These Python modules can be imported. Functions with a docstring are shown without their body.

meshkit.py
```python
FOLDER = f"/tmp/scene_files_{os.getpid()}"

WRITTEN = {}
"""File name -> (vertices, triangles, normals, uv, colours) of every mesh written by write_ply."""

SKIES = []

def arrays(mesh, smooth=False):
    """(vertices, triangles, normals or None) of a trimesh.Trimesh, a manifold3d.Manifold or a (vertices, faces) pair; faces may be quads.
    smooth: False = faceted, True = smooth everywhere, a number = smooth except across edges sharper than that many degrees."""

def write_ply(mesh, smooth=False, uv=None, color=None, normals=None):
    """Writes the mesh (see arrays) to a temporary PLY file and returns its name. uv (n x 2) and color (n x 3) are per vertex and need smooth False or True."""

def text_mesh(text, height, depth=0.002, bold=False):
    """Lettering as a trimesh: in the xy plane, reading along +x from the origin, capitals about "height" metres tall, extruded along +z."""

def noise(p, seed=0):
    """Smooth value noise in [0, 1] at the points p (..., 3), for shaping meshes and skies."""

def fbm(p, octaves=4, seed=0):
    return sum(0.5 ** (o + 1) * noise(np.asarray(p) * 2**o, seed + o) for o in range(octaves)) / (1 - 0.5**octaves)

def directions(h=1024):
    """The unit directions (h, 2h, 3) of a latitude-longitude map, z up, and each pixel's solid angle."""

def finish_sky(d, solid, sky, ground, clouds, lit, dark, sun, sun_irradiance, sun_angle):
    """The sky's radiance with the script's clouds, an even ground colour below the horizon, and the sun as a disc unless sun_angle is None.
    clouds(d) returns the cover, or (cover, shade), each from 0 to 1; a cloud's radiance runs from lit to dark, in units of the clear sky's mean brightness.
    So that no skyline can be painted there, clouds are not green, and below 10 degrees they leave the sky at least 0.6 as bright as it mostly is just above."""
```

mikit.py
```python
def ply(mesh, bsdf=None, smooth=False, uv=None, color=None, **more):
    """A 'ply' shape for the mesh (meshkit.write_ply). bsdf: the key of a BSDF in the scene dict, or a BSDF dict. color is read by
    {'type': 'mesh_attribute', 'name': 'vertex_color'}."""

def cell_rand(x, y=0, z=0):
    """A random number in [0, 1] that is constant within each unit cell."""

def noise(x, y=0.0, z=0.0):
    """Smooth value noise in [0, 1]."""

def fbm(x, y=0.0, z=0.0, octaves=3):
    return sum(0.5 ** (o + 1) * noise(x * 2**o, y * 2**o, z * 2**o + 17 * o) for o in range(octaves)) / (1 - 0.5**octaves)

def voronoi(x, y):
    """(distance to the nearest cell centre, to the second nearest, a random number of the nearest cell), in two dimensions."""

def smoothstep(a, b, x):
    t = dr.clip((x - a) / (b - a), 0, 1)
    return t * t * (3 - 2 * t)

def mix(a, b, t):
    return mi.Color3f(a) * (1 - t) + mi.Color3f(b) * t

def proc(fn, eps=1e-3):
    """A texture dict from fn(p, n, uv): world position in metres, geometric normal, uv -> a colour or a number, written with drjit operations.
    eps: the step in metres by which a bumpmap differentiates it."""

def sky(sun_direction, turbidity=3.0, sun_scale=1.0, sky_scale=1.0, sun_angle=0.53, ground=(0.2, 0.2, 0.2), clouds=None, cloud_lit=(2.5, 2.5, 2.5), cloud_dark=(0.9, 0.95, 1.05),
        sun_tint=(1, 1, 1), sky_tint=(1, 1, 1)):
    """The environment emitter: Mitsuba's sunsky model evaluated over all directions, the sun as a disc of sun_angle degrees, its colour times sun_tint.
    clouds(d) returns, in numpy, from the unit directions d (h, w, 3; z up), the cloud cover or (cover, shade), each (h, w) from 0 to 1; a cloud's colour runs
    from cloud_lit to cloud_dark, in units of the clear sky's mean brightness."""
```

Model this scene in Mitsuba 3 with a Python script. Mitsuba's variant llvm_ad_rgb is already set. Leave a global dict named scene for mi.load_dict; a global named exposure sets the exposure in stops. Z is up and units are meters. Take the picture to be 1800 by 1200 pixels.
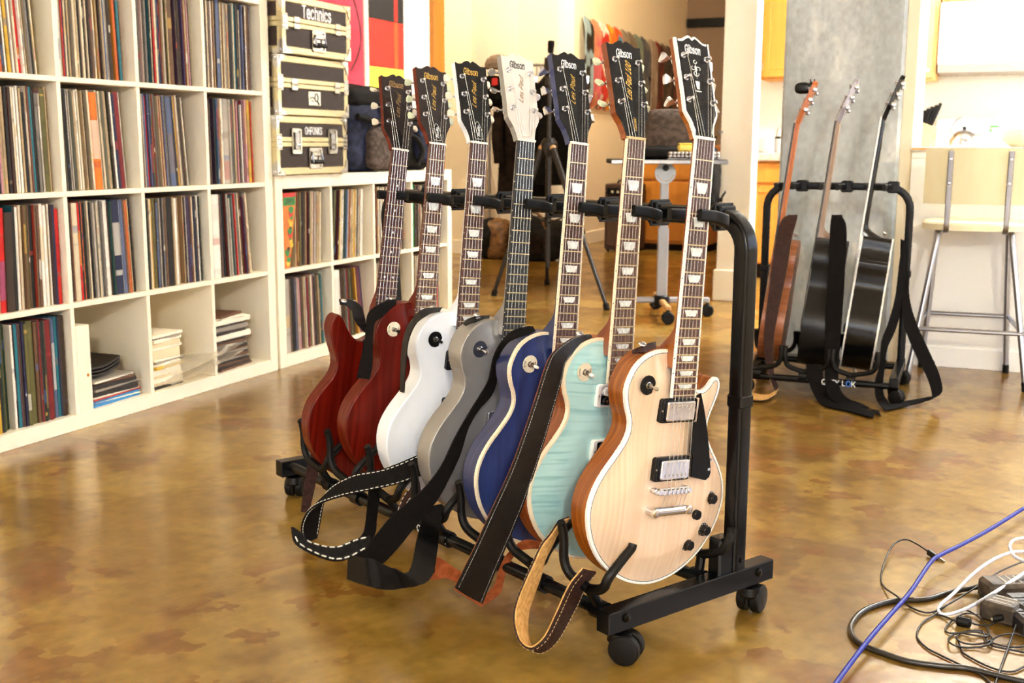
import math, random
import numpy as np, trimesh, drjit as dr, mitsuba as mi
import mikit, meshkit
from mikit import noise, fbm, smoothstep, mix, cell_rand
from scipy.spatial import Delaunay, cKDTree
from shapely.geometry import Polygon
import shapely

T = mi.ScalarTransform4f
scene, labels = {}, {}

# ------------------------------------------------------------------ camera, lights, exposure
exposure = -0.74
EYE = np.array([-3.8536, -2.7244, .9122]); YAW, PITCH, ROLL, FPX = 1.16022, -.169118, .004352, 2013.25
FW = np.array([math.sin(YAW)*math.cos(PITCH), math.cos(YAW)*math.cos(PITCH), math.sin(PITCH)])
_r = np.array([math.cos(YAW), -math.sin(YAW), 0.0]); _u = np.cross(_r, FW)
RT = math.cos(ROLL)*_r + math.sin(ROLL)*_u; UP = -math.sin(ROLL)*_r + math.cos(ROLL)*_u
scene['camera'] = {'type': 'thinlens', 'fov': math.degrees(2*math.atan(900/FPX)), 'fov_axis': 'x',
    'aperture_radius': .0028, 'focus_distance': 2.35, 'near_clip': .05, 'far_clip': 60.0,
    'to_world': T().look_at(origin=EYE.tolist(), target=(EYE+FW).tolist(), up=UP.tolist())}
# sources out of view: glowing window panes, key lamp, ceiling, kitchen and hallway lamps
LIGHT_WINDOW = [3.2, 4.4, 6.4]
LIGHT_KEY = [610.0, 592.0, 545.0]
LIGHT_CEIL = [5.6, 4.3, 2.5]
LIGHT_KITCHEN = [178.0, 184.0, 182.0]
LIGHT_WINDOW_SIDE = [4.0, 5.2, 7.4]
LIGHT_HALL = [30.0, 25.5, 18.0]

def ray(u, v): return FW + (u-900)/FPX*RT + (600-v)/FPX*UP
def at_z(u, v, z=0.0):
    d = ray(u, v); return EYE + (z-EYE[2])/d[2]*d
def at_x(u, v, x):
    d = ray(u, v); return EYE + (x-EYE[0])/d[0]*d
def at_y(u, v, y):
    d = ray(u, v); return EYE + (y-EYE[1])/d[1]*d
def at_d(u, v, d): return EYE + d*ray(u, v)

def ply(mesh, m, **kw): return mikit.ply(mesh, 'material_'+m, **kw)
# ------------------------------------------------------------------ naming helpers
def lin(h):
    if not isinstance(h, str): return [float(x) for x in h]
    c = [int(h[i:i+2], 16)/255 for i in (1, 3, 5)]
    return [x/12.92 if x <= .04045 else ((x+.055)/1.055)**2.4 for x in c]
_used = {}
def numbered(key):
    n = _used.get(key, 0); _used[key] = n+1
    return key if n == 0 else f'{key}_{n:03d}'
def thing(name, label, cat, group=None):
    k = numbered(name); labels[k] = {'label': label, 'category': cat}
    if group: labels[k]['group'] = group
    return k
def add(parent, name, mesh, m, smooth=False, M=None, uv=None, color=None, label=None, stuff=False, **more):
    """One entry of the scene: a part of parent, or (parent None) the thing called name itself."""
    key = numbered(f'{parent}__{name}') if parent else name
    if M is not None:
        mesh = mesh.copy(); mesh.apply_transform(M)
    scene[key] = ply(mesh, m, smooth=smooth, uv=uv, color=color, **more)
    if label: labels.setdefault(key, {})['label'] = label
    if stuff: labels.setdefault(key, {})['kind'] = 'stuff'
    return key
def struct(name, mesh, m, smooth=False, label=None, **more):
    scene[name] = ply(mesh, m, smooth=smooth, **more)
    labels[name] = {'kind': 'structure', 'label': label or name.replace('_', ' ')}
    return name
def single(name, mesh, m, label, cat, group=None, **kw):
    k = thing(name, label, cat, group); add(None, k, mesh, m, **kw); return k

# ------------------------------------------------------------------ mesh helpers
def tm(v, f): return trimesh.Trimesh(np.asarray(v, float), np.asarray(f, int), process=False)
def join(*ms):
    ms = [m for m in (ms[0] if len(ms) == 1 and isinstance(ms[0], (list, tuple)) else ms)]
    return trimesh.util.concatenate(ms)
def box(x0, x1, y0, y1, z0, z1):
    m = trimesh.creation.box((abs(x1-x0), abs(y1-y0), abs(z1-z0)))
    m.apply_translation(((x0+x1)/2, (y0+y1)/2, (z0+z1)/2)); return m
_s = np.array([(a*1.0, b*1.0, c*1.0) for a in (-1, 1) for b in (-1, 1) for c in (-1, 1)])
_ch = np.concatenate([_s - np.eye(3)[k]*_s*.2 for k in range(3)])
_hull = trimesh.convex.convex_hull(_ch)
_hd, _hi = cKDTree(_ch).query(_hull.vertices)
_hf = _hi[_hull.faces]
def rbox(sx, sy, sz, c=(0, 0, 0), r=.003):
    """A box of full size sx, sy, sz with chamfered edges."""
    h = np.array([sx, sy, sz])/2.0; r = min(r, .45*min(sx, sy, sz))
    v = np.concatenate([_s*(h-r) + np.eye(3)[k]*_s*r for k in range(3)])
    # corner triplets: each face keeps full extent along its own axis
    return tm(v + np.asarray(c, float), _hf2)
_v = np.concatenate([_s*.8 + np.eye(3)[k]*_s*.2 for k in range(3)])
_h2 = trimesh.convex.convex_hull(_v); _hf2 = cKDTree(_v).query(_h2.vertices)[1][_h2.faces]
def rb(x0, x1, y0, y1, z0, z1, r=.003):
    return rbox(abs(x1-x0), abs(y1-y0), abs(z1-z0), ((x0+x1)/2, (y0+y1)/2, (z0+z1)/2), r)
def frame_of(t, up=None):
    t = t/np.linalg.norm(t); a = np.array(up if up is not None else ((0, 0, 1) if abs(t[2]) < .9 else (1, 0, 0)), float)
    a = a - (a@t)*t; a /= np.linalg.norm(a); return t, a, np.cross(t, a)
def spline(pts, n=40, closed=False):
    p = np.asarray(pts, float); k = len(p)
    if closed: q = np.vstack([p[-1:], p, p[:2]])
    else: q = np.vstack([2*p[0]-p[1], p, 2*p[-1]-p[-2]])
    seg = k if closed else k-1
    out = []
    per = max(2, int(round(n/seg)))
    for i in range(seg):
        a, b, c, d = q[i:i+4]
        for t in np.linspace(0, 1, per, endpoint=False):
            out.append(.5*((2*b)+(c-a)*t+(2*a-5*b+4*c-d)*t*t+(3*b-a-3*c+d)*t**3))
    if not closed: out.append(p[-1])
    return np.array(out)
def sweep(path, prof, up=None, closed=False, scale=None):
    """Sweeps the closed profile (n x 2) along the path with parallel transport."""
    p = np.asarray(path, float); prof = np.asarray(prof, float); n = len(p); k = len(prof)
    t = np.gradient(p, axis=0); t /= np.linalg.norm(t, axis=1, keepdims=True)+1e-12
    _, a, _ = frame_of(t[0], up)
    v = []
    for i in range(n):
        a = (np.array(up, float) if up is not None and abs(np.dot(up, t[i])) < .95 else a); a = a-(a@t[i])*t[i]; a /= np.linalg.norm(a)+1e-12
        b = np.cross(t[i], a); s = 1 if scale is None else scale[i]
        v.append(p[i] + prof[:, :1]*s*a + prof[:, 1:]*s*b)
    v = np.concatenate(v); f = []
    for i in range(n-1):
        for j in range(k):
            q = [i*k+j, i*k+(j+1) % k, (i+1)*k+(j+1) % k, (i+1)*k+j]; f += [[q[0], q[1], q[2]], [q[0], q[2], q[3]]]
    m = len(v); v = np.vstack([v, v[:k], v[-k:]])
    f += [[m, m+j+1, m+j] for j in range(1, k-1)] + [[m+k, m+k+j, m+k+j+1] for j in range(1, k-1)]
    o = tm(v, f)
    if o.volume < 0: o.invert()
    return o
def circ(r, n=12, sq=None):
    a = np.arange(n)*2*np.pi/n; return np.stack([np.cos(a), np.sin(a)], 1)*r
def tube(path, r, n=10, scale=None): return sweep(path, circ(r, n), scale=scale)
def rrect(w, h, r, n=4):
    out = []
    for cx, cy, a0 in ((w/2-r, h/2-r, 0), (-w/2+r, h/2-r, 90), (-w/2+r, -h/2+r, 180), (w/2-r, -h/2+r, 270)):
        for a in np.radians(a0+np.linspace(0, 90, n)): out.append((cx+r*math.cos(a), cy+r*math.sin(a)))
    return np.array(out)
def cyl(p0, p1, r, n=16, r1=None, bev=0.0):
    p0, p1 = np.array(p0, float), np.array(p1, float); t, a, b = frame_of(p1-p0); L_ = np.linalg.norm(p1-p0); r1 = r if r1 is None else r1
    prof = [(0, 0), (r-bev, 0), (r, bev), (r1, L_-bev), (r1-bev, L_), (0, L_)] if bev else [(0, 0), (r, 0), (r1, L_), (0, L_)]
    return lathe(prof, n, p0, t)
def lathe(prof, n=24, p0=(0, 0, 0), axis=(0, 0, 1)):
    """prof: (radius, height) from bottom to top."""
    t, a, b = frame_of(np.array(axis, float)); p0 = np.array(p0, float); v, f = [], []
    ang = np.arange(n)*2*np.pi/n; ring = np.cos(ang)[:, None]*a + np.sin(ang)[:, None]*b
    for r, h in prof: v.append(p0 + h*t + max(r, 1e-6)*ring)
    v = np.concatenate(v)
    for i in range(len(prof)-1):
        for j in range(n):
            q = [i*n+j, i*n+(j+1) % n, (i+1)*n+(j+1) % n, (i+1)*n+j]; f += [[q[0], q[1], q[2]], [q[0], q[2], q[3]]]
    o = tm(v, f)
    if o.volume < 0: o.invert()
    return o
def cap_mesh(loop, flip=False):
    """Flat or warped cap over a closed 3-D loop, triangulated in its own xy."""
    v2, f = trimesh.creation.triangulate_polygon(Polygon(loop[:, :2]).buffer(0), engine='earcut')
    _, idx = cKDTree(loop[:, :2]).query(v2); f = idx[f]
    n = np.cross(loop[f[:, 1], :2]-loop[f[:, 0], :2], loop[f[:, 2], :2]-loop[f[:, 0], :2])
    f = np.where((n < 0)[:, None] != flip, f[:, ::-1], f)
    return tm(loop, f)
def loft(loops, closed=True):
    k = len(loops[0]); v = np.concatenate(loops); f = []
    for i in range(len(loops)-1):
        for j in range(k if closed else k-1):
            q = [i*k+j, i*k+(j+1) % k, (i+1)*k+(j+1) % k, (i+1)*k+j]; f += [[q[0], q[1], q[2]], [q[0], q[2], q[3]]]
    return tm(v, f)
def inset(loop, d):
    """The counter-clockwise 2-D loop moved inwards by d."""
    t = np.roll(loop, -1, 0)-np.roll(loop, 1, 0); t /= np.linalg.norm(t, axis=1, keepdims=True)+1e-12
    return loop + d*np.stack([-t[:, 1], t[:, 0]], 1)
def z3(loop, z): return np.column_stack([loop, np.broadcast_to(z, len(loop))])
def prism(pts, z0, z1, bev=0.0):
    """Extrudes the polygon from z0 to z1, its upper edge bevelled."""
    p = np.asarray(pts, float)
    if np.cross(p-p.mean(0), np.roll(p, -1, 0)-p.mean(0)).sum() < 0: p = p[::-1]
    loops = [z3(p, z0), z3(p, z1-bev)]
    if bev: loops.append(z3(inset(p, bev), z1))
    return join(loft(loops), cap_mesh(loops[-1]), cap_mesh(loops[0], True))
def aff(o, x, y, z):
    m = np.eye(4); m[:3, 0], m[:3, 1], m[:3, 2], m[:3, 3] = x, y, z, o; return m
def rotz(a, o=(0, 0, 0)):
    c, s = math.cos(a), math.sin(a); return aff(o, (c, s, 0), (-s, c, 0), (0, 0, 1))
def moved(m, M): m = m.copy(); m.apply_transform(M); return m
def ribbon(A, B, th=.003, n=60):
    """A strap between two edge curves, th thick; returns (mesh, edge A, edge B, normals)."""
    a, b = spline(A, n), spline(B, n); k = min(len(a), len(b)); a, b = a[:k], b[:k]
    t = np.gradient((a+b)/2, axis=0); nn = np.cross(t, b-a); nn /= np.linalg.norm(nn, axis=1, keepdims=True)+1e-12
    h = nn*th/2; e = (b-a)*.012
    loops = [np.array([a[i]+h[i]+e[i], b[i]+h[i]-e[i], b[i], b[i]-h[i]-e[i], a[i]-h[i]+e[i], a[i]]) for i in range(k)]
    m = loft(loops); q = len(m.vertices)
    m = tm(np.vstack([m.vertices, loops[0], loops[-1]]), np.vstack([m.faces, [[q, q+j, q+j+1] for j in range(1, 5)], [[q+6, q+6+j+1, q+6+j] for j in range(1, 5)]]))
    if m.volume < 0: m.invert()
    return m, a, b, nn
def dashes(line, nrm, step=.008, duty=.6, w=.0009, lift=.0019):
    """Stitches along a line lying on a strap."""
    d = np.r_[0, np.cumsum(np.linalg.norm(np.diff(line, axis=0), axis=1))]; out = []
    for s in np.arange(step, d[-1]-step, step):
        q = [np.array([np.interp(x, d, line[:, k]) for k in range(3)]) for x in (s, s+step*duty)]
        nn = np.array([np.interp(s, d, nrm[:, k]) for k in range(3)])
        for sg in (1, -1): out.append(sweep([q[0]+sg*lift*nn, q[1]+sg*lift*nn], circ(w, 5)))
    return join(out)
def text(s, h, depth=.0006, bold=False, width=None, shear=0.0, center=True):
    m = meshkit.text_mesh(s, h, depth, bold); b = m.bounds
    if center: m.apply_translation((-(b[0, 0]+b[1, 0])/2, -(b[0, 1]+b[1, 1])/2, 0))
    if width: m.apply_scale([width/(b[1, 0]-b[0, 0]), 1, 1])
    if shear: m.vertices[:, 0] += shear*m.vertices[:, 1]
    return m

# ------------------------------------------------------------------ materials
def mat(name, color, rough=.5, metal=0.0, spec=.5, coat=0.0, tex=None, bump=None, eps=1e-3, two=True, **kw):
    c = mikit.proc(tex) if tex is not None else ({'type': 'mesh_attribute', 'name': 'vertex_color'} if color == 'vertex' else {'type': 'rgb', 'value': lin(color)})
    b = {'type': 'principled', 'base_color': c, 'roughness': float(rough), 'metallic': float(metal), 'specular': float(spec), **kw}
    if coat: b['clearcoat'] = float(coat); b['clearcoat_gloss'] = .95
    if bump is not None: b = {'type': 'bumpmap', 'arbitrary': mikit.proc(bump[0], eps), 'scale': bump[1], 'bsdf': b}
    scene['material_'+name] = {'type': 'twosided', 'bsdf': b} if two else b
    return name

def floor_tex(p, n, uv):
    w = fbm(p.x*1.1+7, p.y*1.1, 0, 4)
    s = fbm(p.x*5+2.5*w, p.y*5+31, 5, 5)
    f = fbm(p.x*38, p.y*38, 2, 4)
    c = mix(lin('#71531f'), lin('#876628'), smoothstep(.35, .65, w))
    c = mix(c, lin('#9d7e3c'), .5*smoothstep(.52, .34, s))
    st = fbm(p.x*5.2+50+w, p.y*5.2+4, 9, 6)
    c = mix(c, lin('#5c3c14'), .50*smoothstep(.52, .58, st)*smoothstep(.40, .58, s))
    c = mix(c, lin('#744818'), .75*smoothstep(.57, .60, fbm(p.x*11+11, p.y*11+3, 4, 5))*smoothstep(.40, .58, st))
    sc = noise(p.x*7+p.y*3, p.y*140+p.x*60, 6)
    return c*(.64+.42*f+.07*sc)
def floor_bump(p, n, uv): return fbm(p.x*9, p.y*9, 1, 3)+.25*noise(p.x*60, p.y*60, 3)
def column_tex(p, n, uv):
    a = fbm(p.y*4, p.z*2.2, p.x*4, 5); b = fbm(p.y*9+9, p.z*5, p.x*9, 5); g = fbm(p.y*70, p.z*50, 4, 4); s = fbm(p.y*26, p.z*1.2, 3, 4)
    c = mix(lin('#a5abac'), lin('#cdd3d3'), smoothstep(.3, .65, a))
    c = mix(c, lin('#b3b9b9'), .6*smoothstep(.45, .7, s))
    c = mix(c, lin('#e9e9e4'), .85*smoothstep(.55, .60, b)*smoothstep(.42, .56, a))
    c = mix(c, lin('#8ba1a8'), .5*smoothstep(1.1, .3, p.z)*smoothstep(.45, .6, fbm(p.y*6+4, p.z*1.5, 8, 3)))
    return c*(.82+.36*g)
def wood_tex(a, b, s1=9.0, s2=70.0):
    def fn(p, n, uv):
        w = fbm(p.x*2, p.y*2, p.z*.6, 2)
        r = noise(p.x*s2+3*w, p.y*s2+3*w, p.z*2.2); q = fbm(p.x*s1*3, p.y*s1*3, p.z*.9, 3)
        return mix(lin(a), lin(b), .55*r+.45*q)
    return fn
def mottle(a, b, s=30.0, lo=.35, hi=.65):
    def fn(p, n, uv): return mix(lin(a), lin(b), smoothstep(lo, hi, fbm(p.x*s, p.y*s, p.z*s, 3)))
    return fn

mat('floor_concrete', 0, .2, spec=.75, coat=.7, tex=floor_tex, bump=(floor_bump, .0009), eps=4e-3)
mat('wall_white', '#f3e9d2', .9, spec=.2); mat('wall_cream', '#efdfc0', .9, spec=.2); mat('wall_grey', '#ddd2c2', .9, spec=.2)
mat('wall_shade_tint', '#a08a74', .9, spec=.2); mat('ceiling_white', '#efe8da', .9, spec=.1)  # the dim brown carries the shade at the hallway end
mat('kitchen_white', '#f6f3ea', .6); mat('appliance_white', '#f4f2ec', .3)
mat('shelf_white', '#f4e8cd', .45, spec=.4); mat('shelf_edge', '#f6ecd2', .4)
mat('column_concrete', 0, .85, tex=column_tex, bump=(lambda p, n, uv: fbm(p.y*30, p.z*22, p.x*30, 3), .004))
mat('oak', 0, .4, tex=wood_tex('#b26a1c', '#c68028')); mat('oak_light', 0, .45, tex=wood_tex('#cf9354', '#dca869')); mat('jamb_wood', 0, .45, tex=wood_tex('#b86e1e', '#c98029'))
mat('maple_ply', 0, .35, tex=wood_tex('#f0dfae', '#f4e8c2'))
mat('counter_grey', 0, .4, tex=mottle('#a49a8c', '#bdb3a2', 60)); mat('black', '#040404', .4, spec=.25); mat('black_gloss', '#020202', .1, spec=.16)
mat('black_metal', '#030405', .24, spec=.22); mat('black_plastic', '#030304', .3, spec=.22); mat('black_rubber', '#030303', .45, spec=.18); mat('black_cloth', '#121012', .95, spec=.1)
mat('chrome', '#d8d8dc', .09, 1.0); mat('nickel', '#b5b2aa', .2, 1.0); mat('steel', '#a9aab0', .3, 1.0); mat('hood_trim', '#8d8278', .5, .3); mat('alu', '#cdbf97', .33, .75); mat('fret_metal', '#d9cba6', .25, .9); mat('string_metal', '#cfcfca', .22, .9)
mat('white_plastic', '#f2efe6', .3); mat('cream_plastic', '#ece0c0', .3); mat('pearl', 0, .2, tex=mottle('#cfd3cf', '#f2f1e8', 160), coat=.5)
mat('keystone_green', '#d2dcb8', .3, spec=.5); mat('gold_print', '#d0a24a', .35, .3); mat('white_print', '#f4f2ee', .4); mat('black_print', '#17120f', .5); mat('gold_faint', '#8a6a3c', .4)
mat('record', 'vertex', .6, spec=.35)
mat('case_laminate', 0, .7, tex=mottle('#1d130d', '#33231a', 260))

# ------------------------------------------------------------------ the room
H = 3.15
struct('floor', box(-8, 10.2, -6.2, 3.2, -.1, 0), 'floor_concrete', label='stained amber concrete floor with a polished sheen')
struct('ceiling', box(-8, 10.2, -6.2, 3.2, H, H+.1), 'ceiling_white', label='white ceiling above the frame')
struct('wall_back', box(-8, 2.14, .405, .52, 0, H), 'wall_white', label='white wall behind the record shelves')
struct('wall_rear', join(box(-8.1, -8, -6.2, .52, 0, .7), box(-8.1, -8, -6.2, .52, 2.8, H), box(-8.1, -8, -6.2, -5.6, .7, 2.8), box(-8.1, -8, -.4, .52, .7, 2.8)), 'wall_white', label='white wall behind the photographer')
struct('wall_side', join(box(-8, -1.6, -6.3, -6.2, 0, H), box(2.6, 4.9, -6.3, -6.2, 0, H), box(-1.6, 2.6, -6.3, -6.2, 0, .8), box(-1.6, 2.6, -6.3, -6.2, 2.7, H)), 'wall_white', label='white wall on the kitchen side')
struct('wall_kitchen', box(4.85, 4.95, -6.2, -1.30, 0, H), 'kitchen_white', label='white kitchen wall behind the stove')
struct('wall_partition', rb(2.90, 3.06, -1.305, -1.115, 0, H, .004), 'wall_white', label='white end of the partition wall between hallway and kitchen')
struct('wall_partition_inner', join(box(3.06, 3.65, -1.17, -1.12, 0, H), box(3.6, 4.3, -1.0, -.96, 0, H), box(3.6, 3.65, -1.17, -.96, 0, H), box(4.25, 4.95, -.88, -.82, 0, H), box(4.25, 4.3, -1.0, -.82, 0, H), prism([(4.9, -.88), (4.95, -.88), (6.45, -.40), (10.2, -.40), (10.2, -.36), (6.4, -.36), (4.9, -.66)], 0, H)), 'wall_white', label='partition wall stepping back from its end')
struct('wall_kitchen', box(4.85, 4.95, -6.2, -.85, 0, H), 'kitchen_white', label='white kitchen wall behind the stove')
struct('wall_hallway', box(5.91, 10.2, .94, 1.02, 0, H), 'wall_cream', label='cream hallway wall hung with skateboard decks')
struct('wall_hallway_end', box(9.65, 9.75, -.36, 1.0, 0, H), 'wall_shade_tint', label='wall at the end of the hallway, its dimness put into its brown colour')
struct('wall_coats', box(5.91, 6.0, .94, 1.5, 0, H), 'wall_grey', label='wall behind the garment rack')
struct('wall_far', box(4.93, 5.02, 1.475, 3.2, 0, H), 'wall_cream', label='cream wall beyond the wooden door jamb')
struct('wall_far_return', box(4.95, 5.95, 1.475, 1.56, 0, H), 'wall_grey', label='short wall running back beside the garment rack')
struct('wall_side_far', box(2.0, 5.12, 3.2, 3.3, 0, H), 'wall_cream', label='wall of the space beyond the door jamb')
struct('wall_behind_shelves', box(2.0, 2.14, .52, 3.2, 0, H), 'wall_white', label='wall running back from the door jamb')
struct('trim_1', rb(2.14, 2.272, .375, .54, 0, H, .006), 'jamb_wood', label='orange wooden door jamb at the end of the white wall')
struct('trim_2', rb(9.60, 9.655, -.36, .93, 2.28, 2.38, .004), 'black', label='dark lintel strip at the end of the hallway')
struct('baseboard_partition', rb(2.885, 3.075, -1.32, -1.10, 0, .19, .006), 'wall_white', label='tall white baseboard around the partition end')
struct('baseboard_far', join(rb(4.915, 4.935, 1.46, 3.2, 0, .12, .004), rb(5.895, 5.91, .93, 1.475, 0, .12, .004)), 'wall_white', label='white baseboard along the far wall')
struct('baseboard_hallway', rb(5.895, 9.65, .925, .945, 0, .12, .004), 'wall_white', label='white baseboard along the hallway wall')
# unseen window in the rear wall: its glowing pane stands in for daylight
w1 = struct('window_1', join(*[rb(-8.1, -8.0, -5.6+i*1.0, -5.54+i*1.0, .7, 2.8, .004) for i in range(6)], rb(-8.1, -8, -5.6, -.4, 1.72, 1.78, .004)), 'white_plastic', label='large window out of view behind the photographer, its pane glowing as daylight')
scene['window_1__pane'] = ply(box(-8.09, -8.07, -5.6, -.4, .7, 2.8), 'white_plastic', emitter={'type': 'area', 'radiance': {'type': 'rgb', 'value': LIGHT_WINDOW}})

struct('window_2', join(*[rb(-1.6+i*1.05-.03, -1.6+i*1.05+.03, -6.3, -6.2, .8, 2.7, .004) for i in range(5)], rb(-1.6, 2.6, -6.3, -6.2, 1.72, 1.78, .004)), 'white_plastic', label='large window out of view in the side wall, pane glowing to light the kitchen side')  # unseen window, glowing pane placed to light the floor on the right
scene['window_2__pane'] = ply(box(-1.6, 2.6, -6.29, -6.27, .8, 2.7), 'white_plastic', emitter={'type': 'area', 'radiance': {'type': 'rgb', 'value': LIGHT_WINDOW_SIDE}})
def lamp(name, label, mesh, body, rad, m='white_plastic'):
    k = thing(name, label, 'lamp'); add(k, 'housing', body, m)
    scene[k+'__diffuser'] = ply(mesh, 'white_plastic', emitter={'type': 'area', 'radiance': {'type': 'rgb', 'value': rad}})
    return k
# unseen lamps, all above or behind the frame, placed to light the room
kx, ky, kz = -6.3, -4.25, 2.35  # unseen key lamp, placed so the guitars shadow one another
lamp('unseen_floor_lamp', 'tall floor lamp out of view behind the photographer, placed to light the guitars', trimesh.creation.icosphere(3, .2).apply_translation((kx, ky, kz)),
     join(cyl((kx, ky, 0), (kx, ky, kz-.2), .012, 12), cyl((kx, ky, 0), (kx, ky, .02), .15, 32)), LIGHT_KEY, 'black_metal')
for i, (x, y) in enumerate([(-1.6, -1.4), (.7, -.9)]):  # unseen ceiling lamps, placed for warm light on the shelf side
    lamp('unseen_ceiling_lamp', f'flat square ceiling lamp out of view over the {["guitar rack", "low record shelf"][i]}', box(x-.35, x+.35, y-.35, y+.35, H-.07, H-.05), rb(x-.38, x+.38, y-.38, y+.38, H-.05, H, .01), LIGHT_CEIL)
for i, (x, y) in enumerate([(3.0, -2.6), (3.0, -4.3)]):  # unseen lamps, set strong to brighten the kitchen
    lamp('unseen_kitchen_lamp', f'long kitchen ceiling lamp out of view, {["nearer the partition", "nearer the side wall"][i]}', box(x-.25, x+.25, y-.6, y+.6, H-.09, H-.06), rb(x-.28, x+.28, y-.63, y+.63, H-.06, H, .01), LIGHT_KITCHEN)
for i, (p, q, k_) in enumerate([((4.35, .25, 2.95), (5.95, 1.15, 1.75), 1.0), ((3.35, 2.1, 2.95), (4.95, 1.9, 1.5), .8), ((5.2, -.15, 2.95), (7.0, .94, 1.7), .5)]):  # unseen spots, aimed to brighten the hallway walls and spare the floor
    p, q = np.array(p), np.array(q); d_ = (q-p)/np.linalg.norm(q-p)
    k = thing('unseen_spot_lamp', f'unseen ceiling spot lamp placed to brighten the {["coats", "far wall", "skateboard decks"][i]}', 'lamp'); add(k, 'housing', join(cyl(p-d_*.12, p-d_*.004, .045, 20, r1=.05), cyl(p-d_*.08, (p[0], p[1], H), .010, 8)), 'white_plastic', 30)
    scene['spot_emitter_%d' % i] = {'type': 'spot', 'to_world': T().look_at(origin=p.tolist(), target=q.tolist(), up=[0, 0, 1]), 'intensity': {'type': 'rgb', 'value': [v*k_ for v in LIGHT_HALL]}, 'cutoff_angle': 52.0, 'beam_width': 30.0}

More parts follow.
